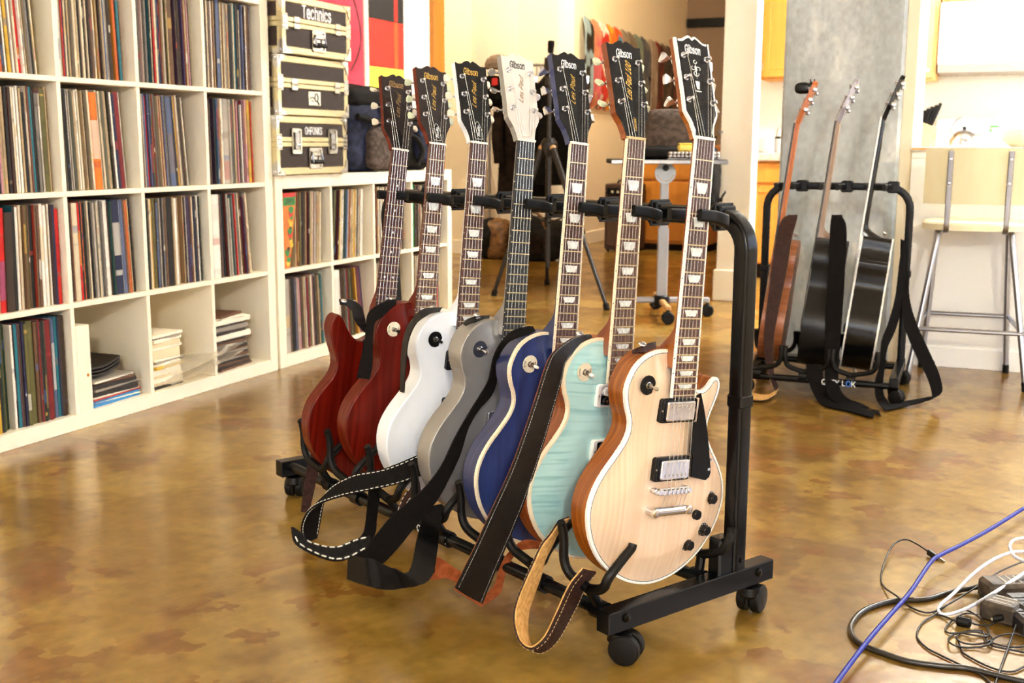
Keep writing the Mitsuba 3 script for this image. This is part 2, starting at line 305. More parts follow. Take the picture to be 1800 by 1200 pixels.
# ------------------------------------------------------------------ record shelves
P, E_, ti, DEP = .353, .05, .017, .385
def panel(parent, name, *b): add(parent, name, rb(*b, r=.0015), 'shelf_white')
s1 = thing('record_shelf', 'tall white cube shelf of four by four cells packed with records', 'shelf')
X0 = -(2*E_+4*P-ti)
panel(s1, 'side_panel', -E_, 0, 0, DEP, 0, 1.495); panel(s1, 'side_panel', X0, X0+E_, 0, DEP, 0, 1.495)
panel(s1, 'bottom_panel', X0+E_, -E_, 0, DEP, 0, E_); panel(s1, 'top_panel', X0+E_, -E_, 0, DEP, 1.445, 1.495)
for i in range(1, 4): panel(s1, 'shelf_board', X0+E_, -E_, .002, DEP, E_-.012+P*i-.008+.012, E_+P*i+.009)
for k in range(1, 4):
    for i in range(4):
        zb = E_ if i == 0 else E_+P*i+.009
        panel(s1, 'divider', -(E_-.008)-k*P-ti/2, -(E_-.008)-k*P+ti/2, .002, DEP, zb, (E_+P*(i+1)-.008) if i < 3 else 1.445)
panel(s1, 'back_panel', X0, 0, DEP, DEP+.006, 0, 1.495)
s2 = thing('record_shelf', 'low white cube shelf of two rows under the flight cases and bags', 'shelf')
B0, B1, HB, PB = .016, 1.60, .79, .368
divx = [.432, .797, 1.164]
panel(s2, 'side_panel', B0, B0+.05, 0, DEP, 0, HB); panel(s2, 'side_panel', B1-.05, B1, 0, DEP, 0, HB)
panel(s2, 'top_panel', B0+.05, B1-.05, 0, DEP, HB-.055, HB); panel(s2, 'bottom_panel', B0+.05, B1-.05, 0, DEP, 0, .05)
panel(s2, 'shelf_board', B0+.05, B1-.05, .002, DEP, .39, .407)
for x in divx:
    panel(s2, 'divider', x-ti/2, x+ti/2, .002, DEP, .05, .39); panel(s2, 'divider', x-ti/2, x+ti/2, .002, DEP, .407, HB-.055)
panel(s2, 'back_panel', B0, B1, DEP, DEP+.006, 0, HB)

# records: every sleeve a box with a printed spine
rng = random.Random(7)
PAL = [('cream', '#d2c3a4', 13), ('pale grey', '#a89f92', 8), ('beige', '#a8906c', 10), ('black', '#0b0908', 20), ('dark brown', '#2e1f15', 10), ('brown', '#5c4129', 7), ('white', '#e6dfd0', 9), ('dark red', '#6a0f12', 3),
       ('red', '#b81512', 2), ('dark blue', '#141a38', 4), ('slate blue', '#4e5a78', 3), ('olive', '#57532a', 3), ('grey', '#6a655e', 6), ('orange', '#b9551f', 1), ('yellow', '#bf962f', 1), ('pink', '#b98089', 1), ('dark green', '#152c1b', 2), ('purple', '#2c1a3e', 1), ('teal', '#176470', 1)]
PALW = [p[2] for p in PAL]; PALC = {p[0]: lin(p[1]) for p in PAL}
ORD = ['first', 'second', 'third', 'fourth', 'fifth', 'sixth', 'seventh', 'eighth', 'ninth', 'tenth', 'eleventh', 'twelfth', 'thirteenth', 'fourteenth', 'fifteenth', 'sixteenth', 'seventeenth', 'eighteenth', 'nineteenth', 'twentieth', 'twenty-first', 'twenty-second', 'twenty-third', 'twenty-fourth', 'twenty-fifth', 'twenty-sixth', 'twenty-seventh', 'twenty-eighth', 'twenty-ninth', 'thirtieth'] + ['later']*30
def record_mesh(xb, xt, t, zb, h, y0, col, deep=.312, print_=True):
    """A sleeve whose spine, segment by segment, carries its print; leans from xb (bottom) to xt (top)."""
    v, f, c = [], [], []
    def quad(a, b, d, e, cc):
        k = len(v); v.extend([a, b, d, e]); c.extend([cc]*4); f.extend([[k, k+1, k+2], [k, k+2, k+3]])
    def at(s, x, y): return np.array([xb+(xt-xb)*s+x, y, zb+h*s])
    base = np.array(col); lum = base.mean(); ns = 9 if print_ else 1
    cuts = np.r_[0, np.sort([rng.uniform(.04, .96) for _ in range(ns-1)]), 1]
    for i in range(ns):
        q = base*rng.uniform(.86, 1.1)
        if print_ and 0 < i < ns-1 and rng.random() < .13: q = np.array(lin(rng.choice(['#e9e2d2', '#1a1512', '#a8382a', '#3f5a86', '#c9a24a', '#7a6a58']))) * .45 + base*.55
        y1 = y0+.0015; m = t*.22
        quad(at(cuts[i], 0, y1), at(cuts[i], m, y0), at(cuts[i+1], m, y0), at(cuts[i+1], 0, y1), q*.85)
        quad(at(cuts[i], m, y0), at(cuts[i], t-m, y0), at(cuts[i+1], t-m, y0), at(cuts[i+1], m, y0), q)
        quad(at(cuts[i], t-m, y0), at(cuts[i], t, y1), at(cuts[i+1], t, y1), at(cuts[i+1], t-m, y0), q*.85)
    y1, y2 = y0+.0015, y0+deep; side = np.array(lin(rng.choice([p[1] for p in PAL])))*.5+base*.5
    quad(at(0, 0, y2), at(0, 0, y1), at(1, 0, y1), at(1, 0, y2), side); quad(at(0, t, y1), at(0, t, y2), at(1, t, y2), at(1, t, y1), side)
    quad(at(1, 0, y1), at(1, t, y1), at(1, t, y2), at(1, 0, y2), base*.8); quad(at(0, 0, y2), at(0, t, y2), at(0, t, y1), at(0, 0, y1), base); quad(at(0, t, y2), at(0, 0, y2), at(1, 0, y2), at(1, t, y2), base)
    return tm(v, f), np.array(c)
stuff_m, stuff_c = [], []
NM = {'#cf6a1c': 'wide orange', '#d89a2c': 'amber'}
def fill(x0, x1, zb, where, group, lean=(0, 0), weights=None, special=(), thick=(.0085, .0145), single_=True, hmax=.316, end=0.0, yb=.02):
    x = x0+.002; n = 0; xe = x1-.002-end; sp = dict(special)
    while True:
        s = (x-x0)/(x1-x0); le = (lean[0]+(lean[1]-lean[0])*s)
        name = rng.choices([p[0] for p in PAL], weights or PALW)[0]; t = rng.uniform(*thick)
        for k in list(sp):
            if s >= k: name, t = sp.pop(k)
            break
        if x+t > xe: break
        col = PALC.get(name) or lin(name); h = hmax-rng.random()*.008 if rng.random() > .06 else hmax-.02
        y0 = yb+rng.random()*.012+(.02 if rng.random() < .1 else 0)
        xb = x+max(0, -0*le); off = max(0, min(x1-.001-t, x+le)-x) if le > 0 else max(x0+.001, x+le)-x
        m, c = record_mesh(x, x+off, t-(.0012+.0012*rng.random()), zb+.0008, h, y0, col)
        if single_:
            k = thing('record', f'{NM.get(name, name)} record, {ORD[n]} from left, {where}', 'record', group)
            scene[k] = ply(m, 'record', color=c)
        else: stuff_m.append(m); stuff_c.append(c)
        x += t; n += 1
rows = [E_]+[E_+P*i+.009 for i in range(1, 4)]
def cellx(c): return (-(E_-.008)-(c+1)*P+ti/2 if c < 3 else X0+E_), (-(E_-.008)-c*P-ti/2 if c else -E_)
CN = {3: 'leftmost', 2: 'second', 1: 'third', 0: 'rightmost'}; RN = {3: 'top row', 2: 'second row', 1: 'third row', 0: 'bottom row'}
DARK = [9, 6, 9, 28, 12, 9, 6, 2.5, 1.2, 3, 2, 3, 6, .7, .8, .6, 2, .6, .3]; LIGHT = [27, 12, 15, 11, 6, 7, 14, 1, 1, 1.2, 2, 1.5, 6, .6, .8, .6, .5, .3, .3]
spec = {(3, 3): ((-.004, -.02), LIGHT, [(.62, ('red', .016))], .045), (3, 2): ((0, -.012), LIGHT, [(.02, ('white', .024)), (.12, ('red', .006)), (.80, ('orange', .014)), (.86, ('teal', .014)), (.89, ('black', .03))], 0),
        (3, 1): ((0, -.010), [6, 9, 9, 9, 6, 6, 6, 3, 2, 4, 9, 3, 6, 2, 3, 1, 1, 1, 1], [(.42, ('dark red', .013)), (.55, ('brown', .026)), (.90, ('black', .03))], .012), (3, 0): ((0, 0), LIGHT, [(.25, ('slate blue', .03)), (.5, ('black', .02)), (.6, ('teal', .006))], .02),
        (2, 3): ((0, -.006), DARK, [(.12, ('dark red', .02)), (.85, ('olive', .022))], .005), (2, 2): ((-.006, -.022), LIGHT, [(.0, ('dark green', .012)), (.43, ('#cf6a1c', .038)), (.74, ('dark blue', .012)), (.80, ('dark red', .024)), (.9, ('black', .03))], 0),
        (2, 1): ((-.004, -.03), [12, 9, 8, 8, 4, 5, 8, 2, 2, 4, 10, 2, 4, 2, 3, 1, 1, 1, 1], [(.02, ('orange', .02)), (.47, ('slate blue', .03))], .05), (2, 0): ((0, -.008), [12, 6, 9, 5, 2, 3, 12, 2, 2, 1, 5, 1, 3, 2, 4, 14, 1, 3, 1], [(.02, ('pink', .03)), (.35, ('pale grey', .04)), (.8, ('yellow', .02)), (.93, ('dark red', .03))], 0),
        (1, 3): ((.014, 0), LIGHT, [(.22, ('red', .026)), (.3, ('dark brown', .03)), (.93, ('red', .018))], 0), (1, 2): ((0, -.014), DARK, [(.1, ('cream', .024)), (.5, ('white', .03)), (.66, ('dark blue', .035)), (.76, ('slate blue', .016)), (.82, ('orange', .012))], .01),
        (1, 1): ((0, -.006), DARK, [(.35, ('black', .03)), (.5, ('white', .016)), (.58, ('red', .028)), (.72, ('purple', .016))], .01), (1, 0): ((0, -.03), [14, 10, 8, 8, 4, 6, 8, 1, 6, 1, 3, 2, 5, 4, 1, 4, 1, 1, 1], [(.04, ('white', .05)), (.62, ('brown', .02))], .05),
        (0, 3): ((0, 0), [2, 3, 6, 14, 10, 6, 1, 5, 2, 2, 1, 9, 3, 2, 2, 1, 14, 2, 1], [(.5, ('olive', .026)), (.72, ('dark red', .022))], .004)}
for (r, c), (lean, w, sp, end) in spec.items():
    x0, x1 = cellx(c); one = c > 0
    fill(x0, x1, rows[r], f'{RN[r]}, {CN[c]} cell of tall white shelf', f'records in the {CN[c]} cell of the {RN[r]}', lean, w, sp, single_=one, end=end, thick=(.0055, .0122) if c < 3 else (.0075, .015), hmax=.318 if r else .325)
bx = [B0+.05]+[v for x in divx for v in (x-ti/2, x+ti/2)]+[B1-.05]
lowspec = {(1, 0): ((.006, .02), DARK, []), (1, 1): ((.03, .012), LIGHT, [(.12, ('black', .02)), (.8, ('#d89a2c', .04)), (.93, ('black', .01))]), (1, 2): ((.0, .0), LIGHT, [(.8, ('purple', .02))]), (1, 3): ((0, 0), LIGHT, [(.08, ('#17a06a', .02)), (.4, ('black', .03))]),
           (0, 0): ((-.004, -.016), [9, 6, 6, 14, 5, 5, 5, 4, 8, 1, 1, 4, 4, 1, 1, 4, 4, 1, 1], [(.02, ('pale grey', .05)), (.2, ('black', .03)), (.8, ('dark green', .02))]), (0, 1): ((0, -.05), DARK, [(.05, ('white', .05)), (.7, ('pink', .04))]), (0, 2): ((0, -.03), LIGHT, [(.55, ('orange', .02))]), (0, 3): ((0, -.01), LIGHT, [(.5, ('red', .02))])}
for (r, c), (lean, w, sp) in lowspec.items():
    fill(bx[2*c]+(.11 if (r, c) == (1, 0) else 0), bx[2*c+1], .051 if r == 0 else .4075, '', '', lean, w, sp, single_=False, thick=(.009, .016), hmax=.312, end=.03)
vs = np.cumsum([0]+[len(m.vertices) for m in stuff_m])
sk = thing('record_rows', 'records standing in the rightmost cells of the tall shelf and in the low shelf', 'records')
scene[sk] = ply(tm(np.vstack([m.vertices for m in stuff_m]), np.vstack([m.faces+o for m, o in zip(stuff_m, vs)])), 'record', color=np.vstack(stuff_c)); labels[sk]['kind'] = 'stuff'

# ------------------------------------------------------------------ guitar materials (uv = the guitar's own coordinates in metres)
def grain(a, b, fx, fy, c=None):
    def fn(p, n, uv):
        w = fbm(uv.x*fx*.08, uv.y*fy*.3, 3, 2)*.5
        k = .6*noise(uv.x*fx+4*w, uv.y*fy, 1)+.4*fbm(uv.x*fx*2.7, uv.y*fy*2, 5, 2)
        o = mix(lin(a), lin(b), smoothstep(.25, .75, k))
        return mix(o, lin(c), .7*smoothstep(.66, .8, fbm(uv.x*17, uv.y*5, 9, 3))) if c else o
    return fn
def flame(a, b):
    def fn(p, n, uv):
        w = fbm(uv.x*9, uv.y*9, 3, 2); k = noise(uv.x*9+3, uv.y*230+2*w, 2)*.6+noise(uv.x*22, uv.y*120+2*w, 7)*.4
        return mix(lin(a), lin(b), smoothstep(.45, .8, k)*smoothstep(.38, .62, fbm(uv.x*7+2, uv.y*6, 4, 2)))
    return fn
mat('natural_top', 0, .22, tex=grain('#d9b595', '#dfc0a3', 170, 1.2, '#cfa27c'), coat=.6)
mat('mint_top', 0, .25, tex=flame('#aedbd4', '#8cc3bd'), coat=.6)
mat('blue_top', 0, .28, tex=grain('#18264f', '#213262', 60, 3), coat=.5); mat('blue_side', 0, .33, tex=grain('#232a4c', '#2b3358', 200, 4))
mat('silver_paint', '#8d8a86', .3, .35, coat=.3); mat('white_gloss', '#eceef0', .2, coat=.5)
mat('wine_top', 0, .24, spec=.22, tex=grain('#470803', '#5a0e05', 120, 4)); mat('wine_side', 0, .26, spec=.22, tex=grain('#4e1205', '#601c08', 300, 4))
mat('mahogany', 0, .3, tex=grain('#743508', '#92500f', 260, 9), coat=.3); mat('mahogany_red', 0, .32, tex=grain('#6e3010', '#88441a', 260, 9), coat=.3)
mat('rosewood', 0, .45, tex=grain('#2d1712', '#4b2a22', 420, 7)); mat('rosewood_light', 0, .5, tex=grain('#40281f', '#5e4133', 420, 7)); mat('ebony', '#0f1013', .35)
mat('headplate_black', '#040303', .22, spec=.25); mat('headplate_brown', '#170d0b', .3, spec=.35); mat('headplate_silver', '#d9cfc4', .3, .1)
mat('binding_white', '#f1ede2', .3); mat('binding_cream', '#ecdcbc', .3); mat('bone', '#f0ead8', .35); mat('bone_gold', '#cfb67c', .35); mat('purfling', '#6f7076', .5)
mat('aged_button', '#e6dcc4', .3); mat('dot_pearl', '#d8d6cc', .25)

SL = .055
def fbz(y): return .0105-SL*(y-.42)
NUT, SCALE = .80, .6287
def fret_y(n): return NUT-SCALE*(1-2**(-n/12))
FB_END = .344
def fbw(y): return .0215+(.0285-.0215)*(NUT-y)/(NUT-FB_END)
LPB = [(0, -.015), (.052, -.006), (.094, .015), (.127, .043), (.150, .077), (.163, .112), (.166, .145), (.158, .177), (.141, .207), (.119, .236), (.104, .260), (.0985, .283), (.102, .303), (.110, .323), (.1165, .343), (.118, .358), (.1135, .3695), (.105, .373), (.096, .368), (.087, .357), (.077, .350), (.066, .349), (.056, .355), (.048, .365), (.041, .378), (.034, .394), (.0285, .410),
       (.012, .4215), (-.010, .4245), (-.030, .4255), (-.052, .423), (-.076, .414), (-.097, .397), (-.110, .373), (-.1145, .350), (-.109, .325), (-.0995, .303), (-.0965, .283), (-.103, .262), (-.121, .236), (-.144, .207), (-.161, .177), (-.169, .145), (-.166, .112), (-.153, .077), (-.129, .043), (-.095, .015), (-.052, -.006)]
_dr = [(.060, -.008), (.100, .014), (.132, .045), (.154, .080), (.164, .115), (.165, .145), (.157, .178), (.138, .210), (.116, .240), (.107, .265), (.110, .290), (.122, .318), (.131, .345), (.134, .366), (.129, .386), (.118, .395), (.106, .388), (.094, .370), (.080, .350), (.062, .336), (.044, .333), (.028, .340)]
DCB = [(0, -.015)]+_dr+[(.012, .348), (-.012, .348)]+[(-x, y) for x, y in _dr[::-1]]
HEAD = [(-.0225, -.002), (-.0238, .010), (-.029, .026), (-.0375, .040), (-.0405, .046), (-.0400, .070), (-.0405, .120), (-.0415, .181), (-.0345, .1785), (-.0255, .1795), (-.016, .1855), (-.0085, .189), (-.0035, .1875), (0, .1835)]
HEAD = HEAD+[(-x, y) for x, y in HEAD[-2::-1]]
HANG = math.radians(17)

def guitar_M(q):
    yaw, side, back = q[3:]; Z = np.array([0, 0, 1.0])
    n = -(math.cos(yaw)*RL)+math.sin(yaw)*RW; x = np.cross(Z, n); y = Z*math.cos(back)-n*math.sin(back); n2 = np.cross(x, y)
    y2 = y*math.cos(side)+x*math.sin(side); return aff(np.array(q[:3]), np.cross(y2, n2), y2, n2)

def guitar_body(g, M, sp):
    out = spline(sp.get('outline', LPB), 192, True); a = np.cross(out, np.roll(out, -1, 0)).sum()
    if a < 0: out = out[::-1]
    arch = sp.get('arch', .014); ze = -arch; bd = sp.get('binding'); deep = sp.get('deep', .052)
    b_in = .0048 if bd else .004
    inner = inset(out, b_in); tree = cKDTree(out); poly = Polygon(inner).buffer(0)
    def zt(p):
        d = tree.query(p)[0]; t = np.clip((d-b_in)/.062, 0, 1); return ze+arch*(t*t*(3-2*t))
    gx, gy = np.meshgrid(np.arange(-.18, .18, .0085), np.arange(-.03, .45, .0085)); q = np.column_stack([gx.ravel(), gy.ravel()])
    q = q[shapely.contains_xy(poly.buffer(-.004), q[:, 0], q[:, 1])]; v2 = np.vstack([inner, q]); tri = Delaunay(v2).simplices
    c = v2[tri].mean(1); tri = tri[shapely.contains_xy(poly.buffer(.0003), c[:, 0], c[:, 1])]
    n = np.cross(v2[tri[:, 1]]-v2[tri[:, 0]], v2[tri[:, 2]]-v2[tri[:, 0]]); tri = np.where((n < 0)[:, None], tri[:, ::-1], tri)
    z = np.r_[np.full(len(inner), ze), zt(q)]; top = tm(np.column_stack([v2, z]), tri)
    put = lambda name, m, mt, smooth=True, uv=None, **kw: add(g, name, m, mt, smooth=smooth, M=M, uv=uv if uv is not None else m.vertices[:, :2].copy(), **kw)
    zb = ze-.0075 if bd else ze-.004
    sides = [z3(out, zb), z3(out, ze-deep+.006), z3(inset(out, .002), ze-deep+.0015), z3(inset(out, .007), ze-deep)]
    sm = loft(sides[::-1]); bk = cap_mesh(sides[-1], True)
    if not bd:
        edge = loft([z3(out, zb), z3(inset(out, .0008), ze-.0015), z3(inset(out, .002), ze-.0004), z3(inner, ze)]); top = join(edge, top); top.merge_vertices(merge_tex=True, merge_norm=True)
    body = join(sm, bk); uvs = np.column_stack([body.vertices[:, 2]+.3*np.abs(body.vertices[:, 0]), body.vertices[:, 1]])
    put('body', body, sp['side'], 35 if False else True, uvs)
    put('top', top, sp['top'])
    if bd:
        o2 = inset(out, -.0005); put('binding', join(loft([z3(o2, zb), z3(o2, ze-.0012)]), loft([z3(o2, ze-.0012), z3(inset(out, .0006), ze+.0003)]), loft([z3(inset(out, .0006), ze+.0003), z3(inner, ze+.0004)])), bd)
        if sp.get('purfling'):
            put('purfling', loft([z3(inner, ze+.0004), z3(inset(out, b_in+.0014), ze+.0006)]), 'purfling')

def guitar(sp, q):
    M = guitar_M(q); g = thing('electric_guitar', sp['label'], 'guitar'); A = lambda name, m, mt, smooth=False, uv=False, **kw: add(kw.pop('parent', g), name, m, mt, smooth=smooth, M=M, uv=m.vertices[:, :2].copy() if uv else None, **kw)
    guitar_body(g, M, sp)
    # neck with heel
    ys = np.r_[np.linspace(.395, .47, 10), np.linspace(.49, NUT, 14)]; loops = []
    for y in ys:
        w = fbw(y)-.0006; zt = fbz(y)-.0058; d = .0155+.003*(NUT-y)/.4; t = np.clip((.475-y)/.065, 0, 1); d = d+(zt+sp.get('arch', .014)+.046-d)*(t*t*(3-2*t)); e = .5+.25*t
        a = np.linspace(0, np.pi, 15); x = w*np.sign(np.cos(a))*np.abs(np.cos(a))**(1-.35*t); zz = -d*np.abs(np.sin(a))**(1-.3*t)
        loops.append(np.column_stack([x, np.full(15, y), zt+zz]))
    nk = loft(loops, False); nk.invert() if False else None
    A('neck', nk, sp['neck'], True, True)
    # fingerboard
    fb = []
    for y in (FB_END, NUT):
        w = fbw(y); fb += [[-w, y, fbz(y)-.006], [w, y, fbz(y)-.006], [w, y, fbz(y)], [-w, y, fbz(y)]]
    bxf = [[0, 1, 5, 4], [1, 2, 6, 5], [2, 3, 7, 6], [3, 0, 4, 7], [3, 2, 1, 0], [4, 5, 6, 7]]
    def hexa(v): return tm(v, [t for f in bxf for t in ([f[0], f[1], f[2]], [f[0], f[2], f[3]])])
    A('fretboard', hexa(fb), sp['fb'], uv=True)
    if sp.get('fb_binding'):
        for s in (-1, 1):
            v = []
            for y in (FB_END-.001, NUT):
                w = fbw(y); x0, x1 = sorted((s*(w-.0012), s*(w+.0012))); v += [[x0, y, fbz(y)-.0062], [x1, y, fbz(y)-.0062], [x1, y, fbz(y)+.0003], [x0, y, fbz(y)+.0003]]
            A('fretboard_binding', hexa(v), sp['fb_binding'])
    for n in range(1, 23):
        y = fret_y(n); w = fbw(y)+.0003; A('fret', rbox(2*w, .0024, .0013, (0, y, fbz(y)+.0006), .0005), 'fret_metal')
    for n in (3, 5, 7, 9, 12, 15, 17, 19, 21) if sp['inlay'] else ():
        y = (fret_y(n)+fret_y(n-1))/2; h = (fret_y(n-1)-fret_y(n)); w = fbw(y)
        if sp['inlay'] == 'trapezoid':
            a, b, k = w*.62, w*.44, h*.30 if n < 15 else h*.33
            pts = [(-b, y-k), (b, y-k), (a, y+k), (-a, y+k)]; m = prism(pts, 0, .0003); m.vertices[:, 2] += fbz(m.vertices[:, 1]); A('inlay', m, 'pearl')
        else:
            for x in ((-.011, .011) if n == 12 else (0,)): A('inlay', cyl((x, y, fbz(y)-.001), (x, y, fbz(y)+.0004), .0030, 14), 'dot_pearl')
    for y in [(fret_y(n)+fret_y(n-1))/2 for n in (3, 5, 7, 9, 12, 15, 17, 19)]: A('side_dot', cyl((-fbw(y)-.0014, y, fbz(y)-.002), (-fbw(y)+.001, y, fbz(y)-.002), .0011, 8), 'black' if sp.get('fb_binding') else 'dot_pearl')
    A('nut', rbox(2*fbw(NUT)+.0005, .0052, .0085, (0, NUT+.0026, fbz(NUT)-.0015), .0008), sp.get('nut', 'bone'))
    # headstock, in its own tilted plane
    th = HANG+math.atan(SL); hy = np.array([0, math.cos(th), -math.sin(th)]); hz = np.array([0, math.sin(th), math.cos(th)]); HM = M@aff((0, NUT+.004, fbz(NUT)-.0035), (1, 0, 0), hy, hz)
    Hd = lambda name, m, mt, smooth=False, **kw: add(kw.pop('parent', g), name, m, mt, smooth=smooth, M=HM, **kw)
    hd = np.array(HEAD); t = .0150
    core = prism(hd, -t, -.0008); Hd('headstock', join(core, cyl((0, -.012, -.012), (0, .03, -.009), .010, 14)), sp['neck'], uv=join(core, cyl((0, -.012, -.012), (0, .03, -.009), .010, 14)).vertices[:, :2].copy())
    hb = sp.get('head_binding'); hi = inset(hd if np.cross(hd, np.roll(hd, -1, 0)).sum() > 0 else hd[::-1], .0042 if hb else .0003); top_y = hi[:, 1] > .004
    hi[:, 1] = np.maximum(hi[:, 1], .0015)
    Hd('headplate', prism(hi, -.0008, .0006, .0003), sp['head'])
    if hb: Hd('headstock_binding', prism(inset(hd[::-1] if np.cross(hd, np.roll(hd, -1, 0)).sum() < 0 else hd, -.0004), -.006, -.0001), hb)
    lg = text('Gibson', .0150, .0004, True, width=.038, shear=.10); lg.apply_translation((-.002, .163, .0006)); Hd('logo', lg, sp['logo'])
    def script(s, h, w, x, y, m, name='lettering', bold=False):
        k = text(s, h, .0004, bold, width=w, shear=.55); k.apply_transform(trimesh.transformations.rotation_matrix(math.radians(83), (0, 0, 1))); k.apply_translation((x, y, .0007)); Hd(name, k, m)
    if sp.get('sig'): script(sp['sig'], .0115 if len(sp['sig']) < 9 else .0135, sp.get('sig_w', .058), .001, .112, sp['sig_m'], bold=len(sp['sig']) > 8)
    if sp.get('ornament'):
        o = []
        for (x, y, r, a) in [(.0, .140, .004, 80), (.006, .128, .0045, -60), (-.006, .128, .0045, 120), (.0, .118, .006, 80)]:
            e = tube([(x+r*math.cos(k), y+.75*r*math.sin(k), .0008) for k in np.radians(np.linspace(a, a+300, 14))], .0009, 6); o.append(e)
        o += [prism([(0, .137), (.0022, .128), (0, .108), (-.0022, .128)], .0004, .0011), prism([(-.0055, .104), (.0055, .104), (.003, .089), (-.003, .089)], .0004, .001), prism([(-.008, .0865), (.008, .0865), (.006, .084), (-.006, .084)], .0004, .001)]
        Hd('pearl_ornament', join(o), 'pearl')
    # truss rod cover
    tc = np.array([(-.0105, .006), (.0105, .006), (.0105, .018), (.0085, .032), (.0035, .044), (0, .047), (-.0035, .044), (-.0085, .032), (-.0105, .018)])
    cv = Hd('truss_rod_cover', prism(tc, .0006, .0022, .0006), sp.get('cover', 'black_plastic'))
    if sp.get('cover_edge'): Hd('cover_edge', join(*[tube([(a[0], a[1], .0021), (b[0], b[1], .0021)], .0006, 5) for a, b in zip(tc, np.roll(tc, -1, 0))]), sp['cover_edge'], parent=cv)
    if sp.get('cover_text'):
        k = text(sp['cover_text'], .0068, .0003, True, width=.026, shear=.4); k.apply_transform(trimesh.transformations.rotation_matrix(math.radians(86), (0, 0, 1))); k.apply_translation((.001, .025, .0022)); Hd('lettering', k, sp['cover_m'], parent=cv)
    # tuners
    st = sp['tuner']; px = [(s*.0285, y) for s in (-1, 1) for y in ((.066, .107, .148) if s < 0 else (.066, .107, .148))]
    for x, y in px:
        s = -1 if x < 0 else 1
        tmn = Hd('tuning_machine', join(cyl((x, y, .0004), (x, y, .0030), .0058, 18, bev=.0006), lathe([(0, .002), (.0034, .002), (.0031, .006), (.0026, .009), (.0033, .0115), (.0030, .013), (0, .0132)], 14, (x, y, 0)),
                 rbox(.013, .017, .009, (s*.030, y, -t-.004), .002), cyl((s*.034, y, -t-.004), (s*.0475, y, -t-.004), .0022, 10), tube([(x-.006, y+.002, .0095), (x+.006, y-.002, .0095)], .0008, 6)), 'chrome', 30)
        if st == 'keystone': bt = prism([(0, -.0045), (.003, -.0062), (.011, -.0085), (.0145, -.0070), (.0160, 0), (.0145, .0070), (.011, .0085), (.003, .0062), (0, .0045)], -.0032, .0032, .0012)
        elif st == 'oval': bt = prism([(.010+.0085*math.cos(k), .0078*math.sin(k)) for k in np.radians(np.arange(0, 360, 20))], -.0032, .0032, .0014)
        else: bt = prism([(0, -.0035), (.004, -.0050), (.012, -.0092), (.0165, -.0098), (.0175, -.004), (.0165, .0045), (.0175, .006), (.0130, .0092), (.004, .0050), (0, .0035)], -.0036, .0036, .0016)
        bt.apply_transform(trimesh.transformations.rotation_matrix(rng.uniform(-.9, .9), (1, 0, 0)))
        bt.apply_transform(aff((s*.0465, y, -t-.004), (s, 0, 0), (0, 1, 0), (0, 0, s)))
        Hd('button', bt, sp['button'], 30, parent=tmn)
    # strings
    bx = [-.026+.0104*i for i in range(6)]; post = [px[0], px[1], px[2], px[5], px[4], px[3]]
    for i in range(6):
        xb = bx[i]; xn = -.0175+.007*i; r = .00062 if i < 3 else .0005
        p = [(xb, .134, .0175), (xb, .172, .0268), (xn, NUT+.003, fbz(NUT)+.0022)]
        h = np.array([post[i][0]+(.003 if i < 3 else -.003), post[i][1], .0095]); hp = np.array([0, NUT+.004, fbz(NUT)-.0035])+np.array([h[0], 0, 0])+hy*h[1]+hz*h[2]
        A('string', tube(np.array(p+[tuple(hp)]), r, 6), 'string_metal')
    # pickups
    pk = sp['pickup']
    for kx, yc in (('neck', .318), ('bridge', .2105)):
        rx, ry = .0445, .022; rh = .0065 if kx == 'neck' else .0095
        outer = rrect(2*rx, 2*ry, .005); inn = rrect(.071, .0365, .003)
        def frame(z0, z1): return join(loft([z3(outer, z0), z3(outer, z1-.001), z3(inset(outer, .001), z1)]), loft([z3(inset(outer, .001), z1), z3(inn, z1)]), loft([z3(inn, z1), z3(inn, z0)]))
        sh = np.eye(4); sh[:3, 3] = (0, yc, 0)
        rg = A('pickup', moved(frame(-.004, rh), sh), sp['ring'])
        ztop = rh+.0075
        if pk == 'covered':
            cv = moved(prism(rrect(.069, .0355, .004), -.002, ztop, .0022), sh); A('pickup_cover', cv, 'chrome', 30, parent=rg)
            yy = yc+(.009 if kx == 'neck' else -.009)
            A('pole_screws', join(*[cyl((x*.97, yy, ztop-.0005), (x*.97, yy, ztop+.0008), .0025, 10, bev=.0004) for x in bx]), 'nickel', parent=rg)
        elif pk == 'zebra':
            for s, mt in ((1, 'white_plastic' if kx == 'neck' else 'black_plastic'), (-1, 'black_plastic' if kx == 'neck' else 'white_plastic')):
                A('coil', moved(prism(rrect(.067, .0165, .0075, 6), -.002, ztop-.001, .0012), aff((0, yc+s*.0088, 0), (1, 0, 0), (0, 1, 0), (0, 0, 1))), mt, 30, parent=rg)
                A('pole_screws', join(*[cyl((x*.97, yc+s*.0088, ztop-.0015), (x*.97, yc+s*.0088, ztop-.0002), .0024, 10) for x in bx]), 'nickel', parent=rg)
        else:
            A('coil', moved(prism(rrect(.069, .0355, .004), -.002, ztop-.001, .0012), sh), 'black_plastic', 30, parent=rg)
            A('pole_screws', join(*[cyl((x*.97, yc, ztop-.0015), (x*.97, yc, ztop-.0002), .0024, 10) for x in bx]), 'nickel', parent=rg)
        A('ring_screws', join(*[lathe([(0, rh-.0005), (.0024, rh-.0005), (.0018, rh+.0008), (0, rh+.001)], 10, (x, yc+y, 0)) for x in (-.040, .040) for y in (-.0, )]), 'nickel', 30, parent=rg)
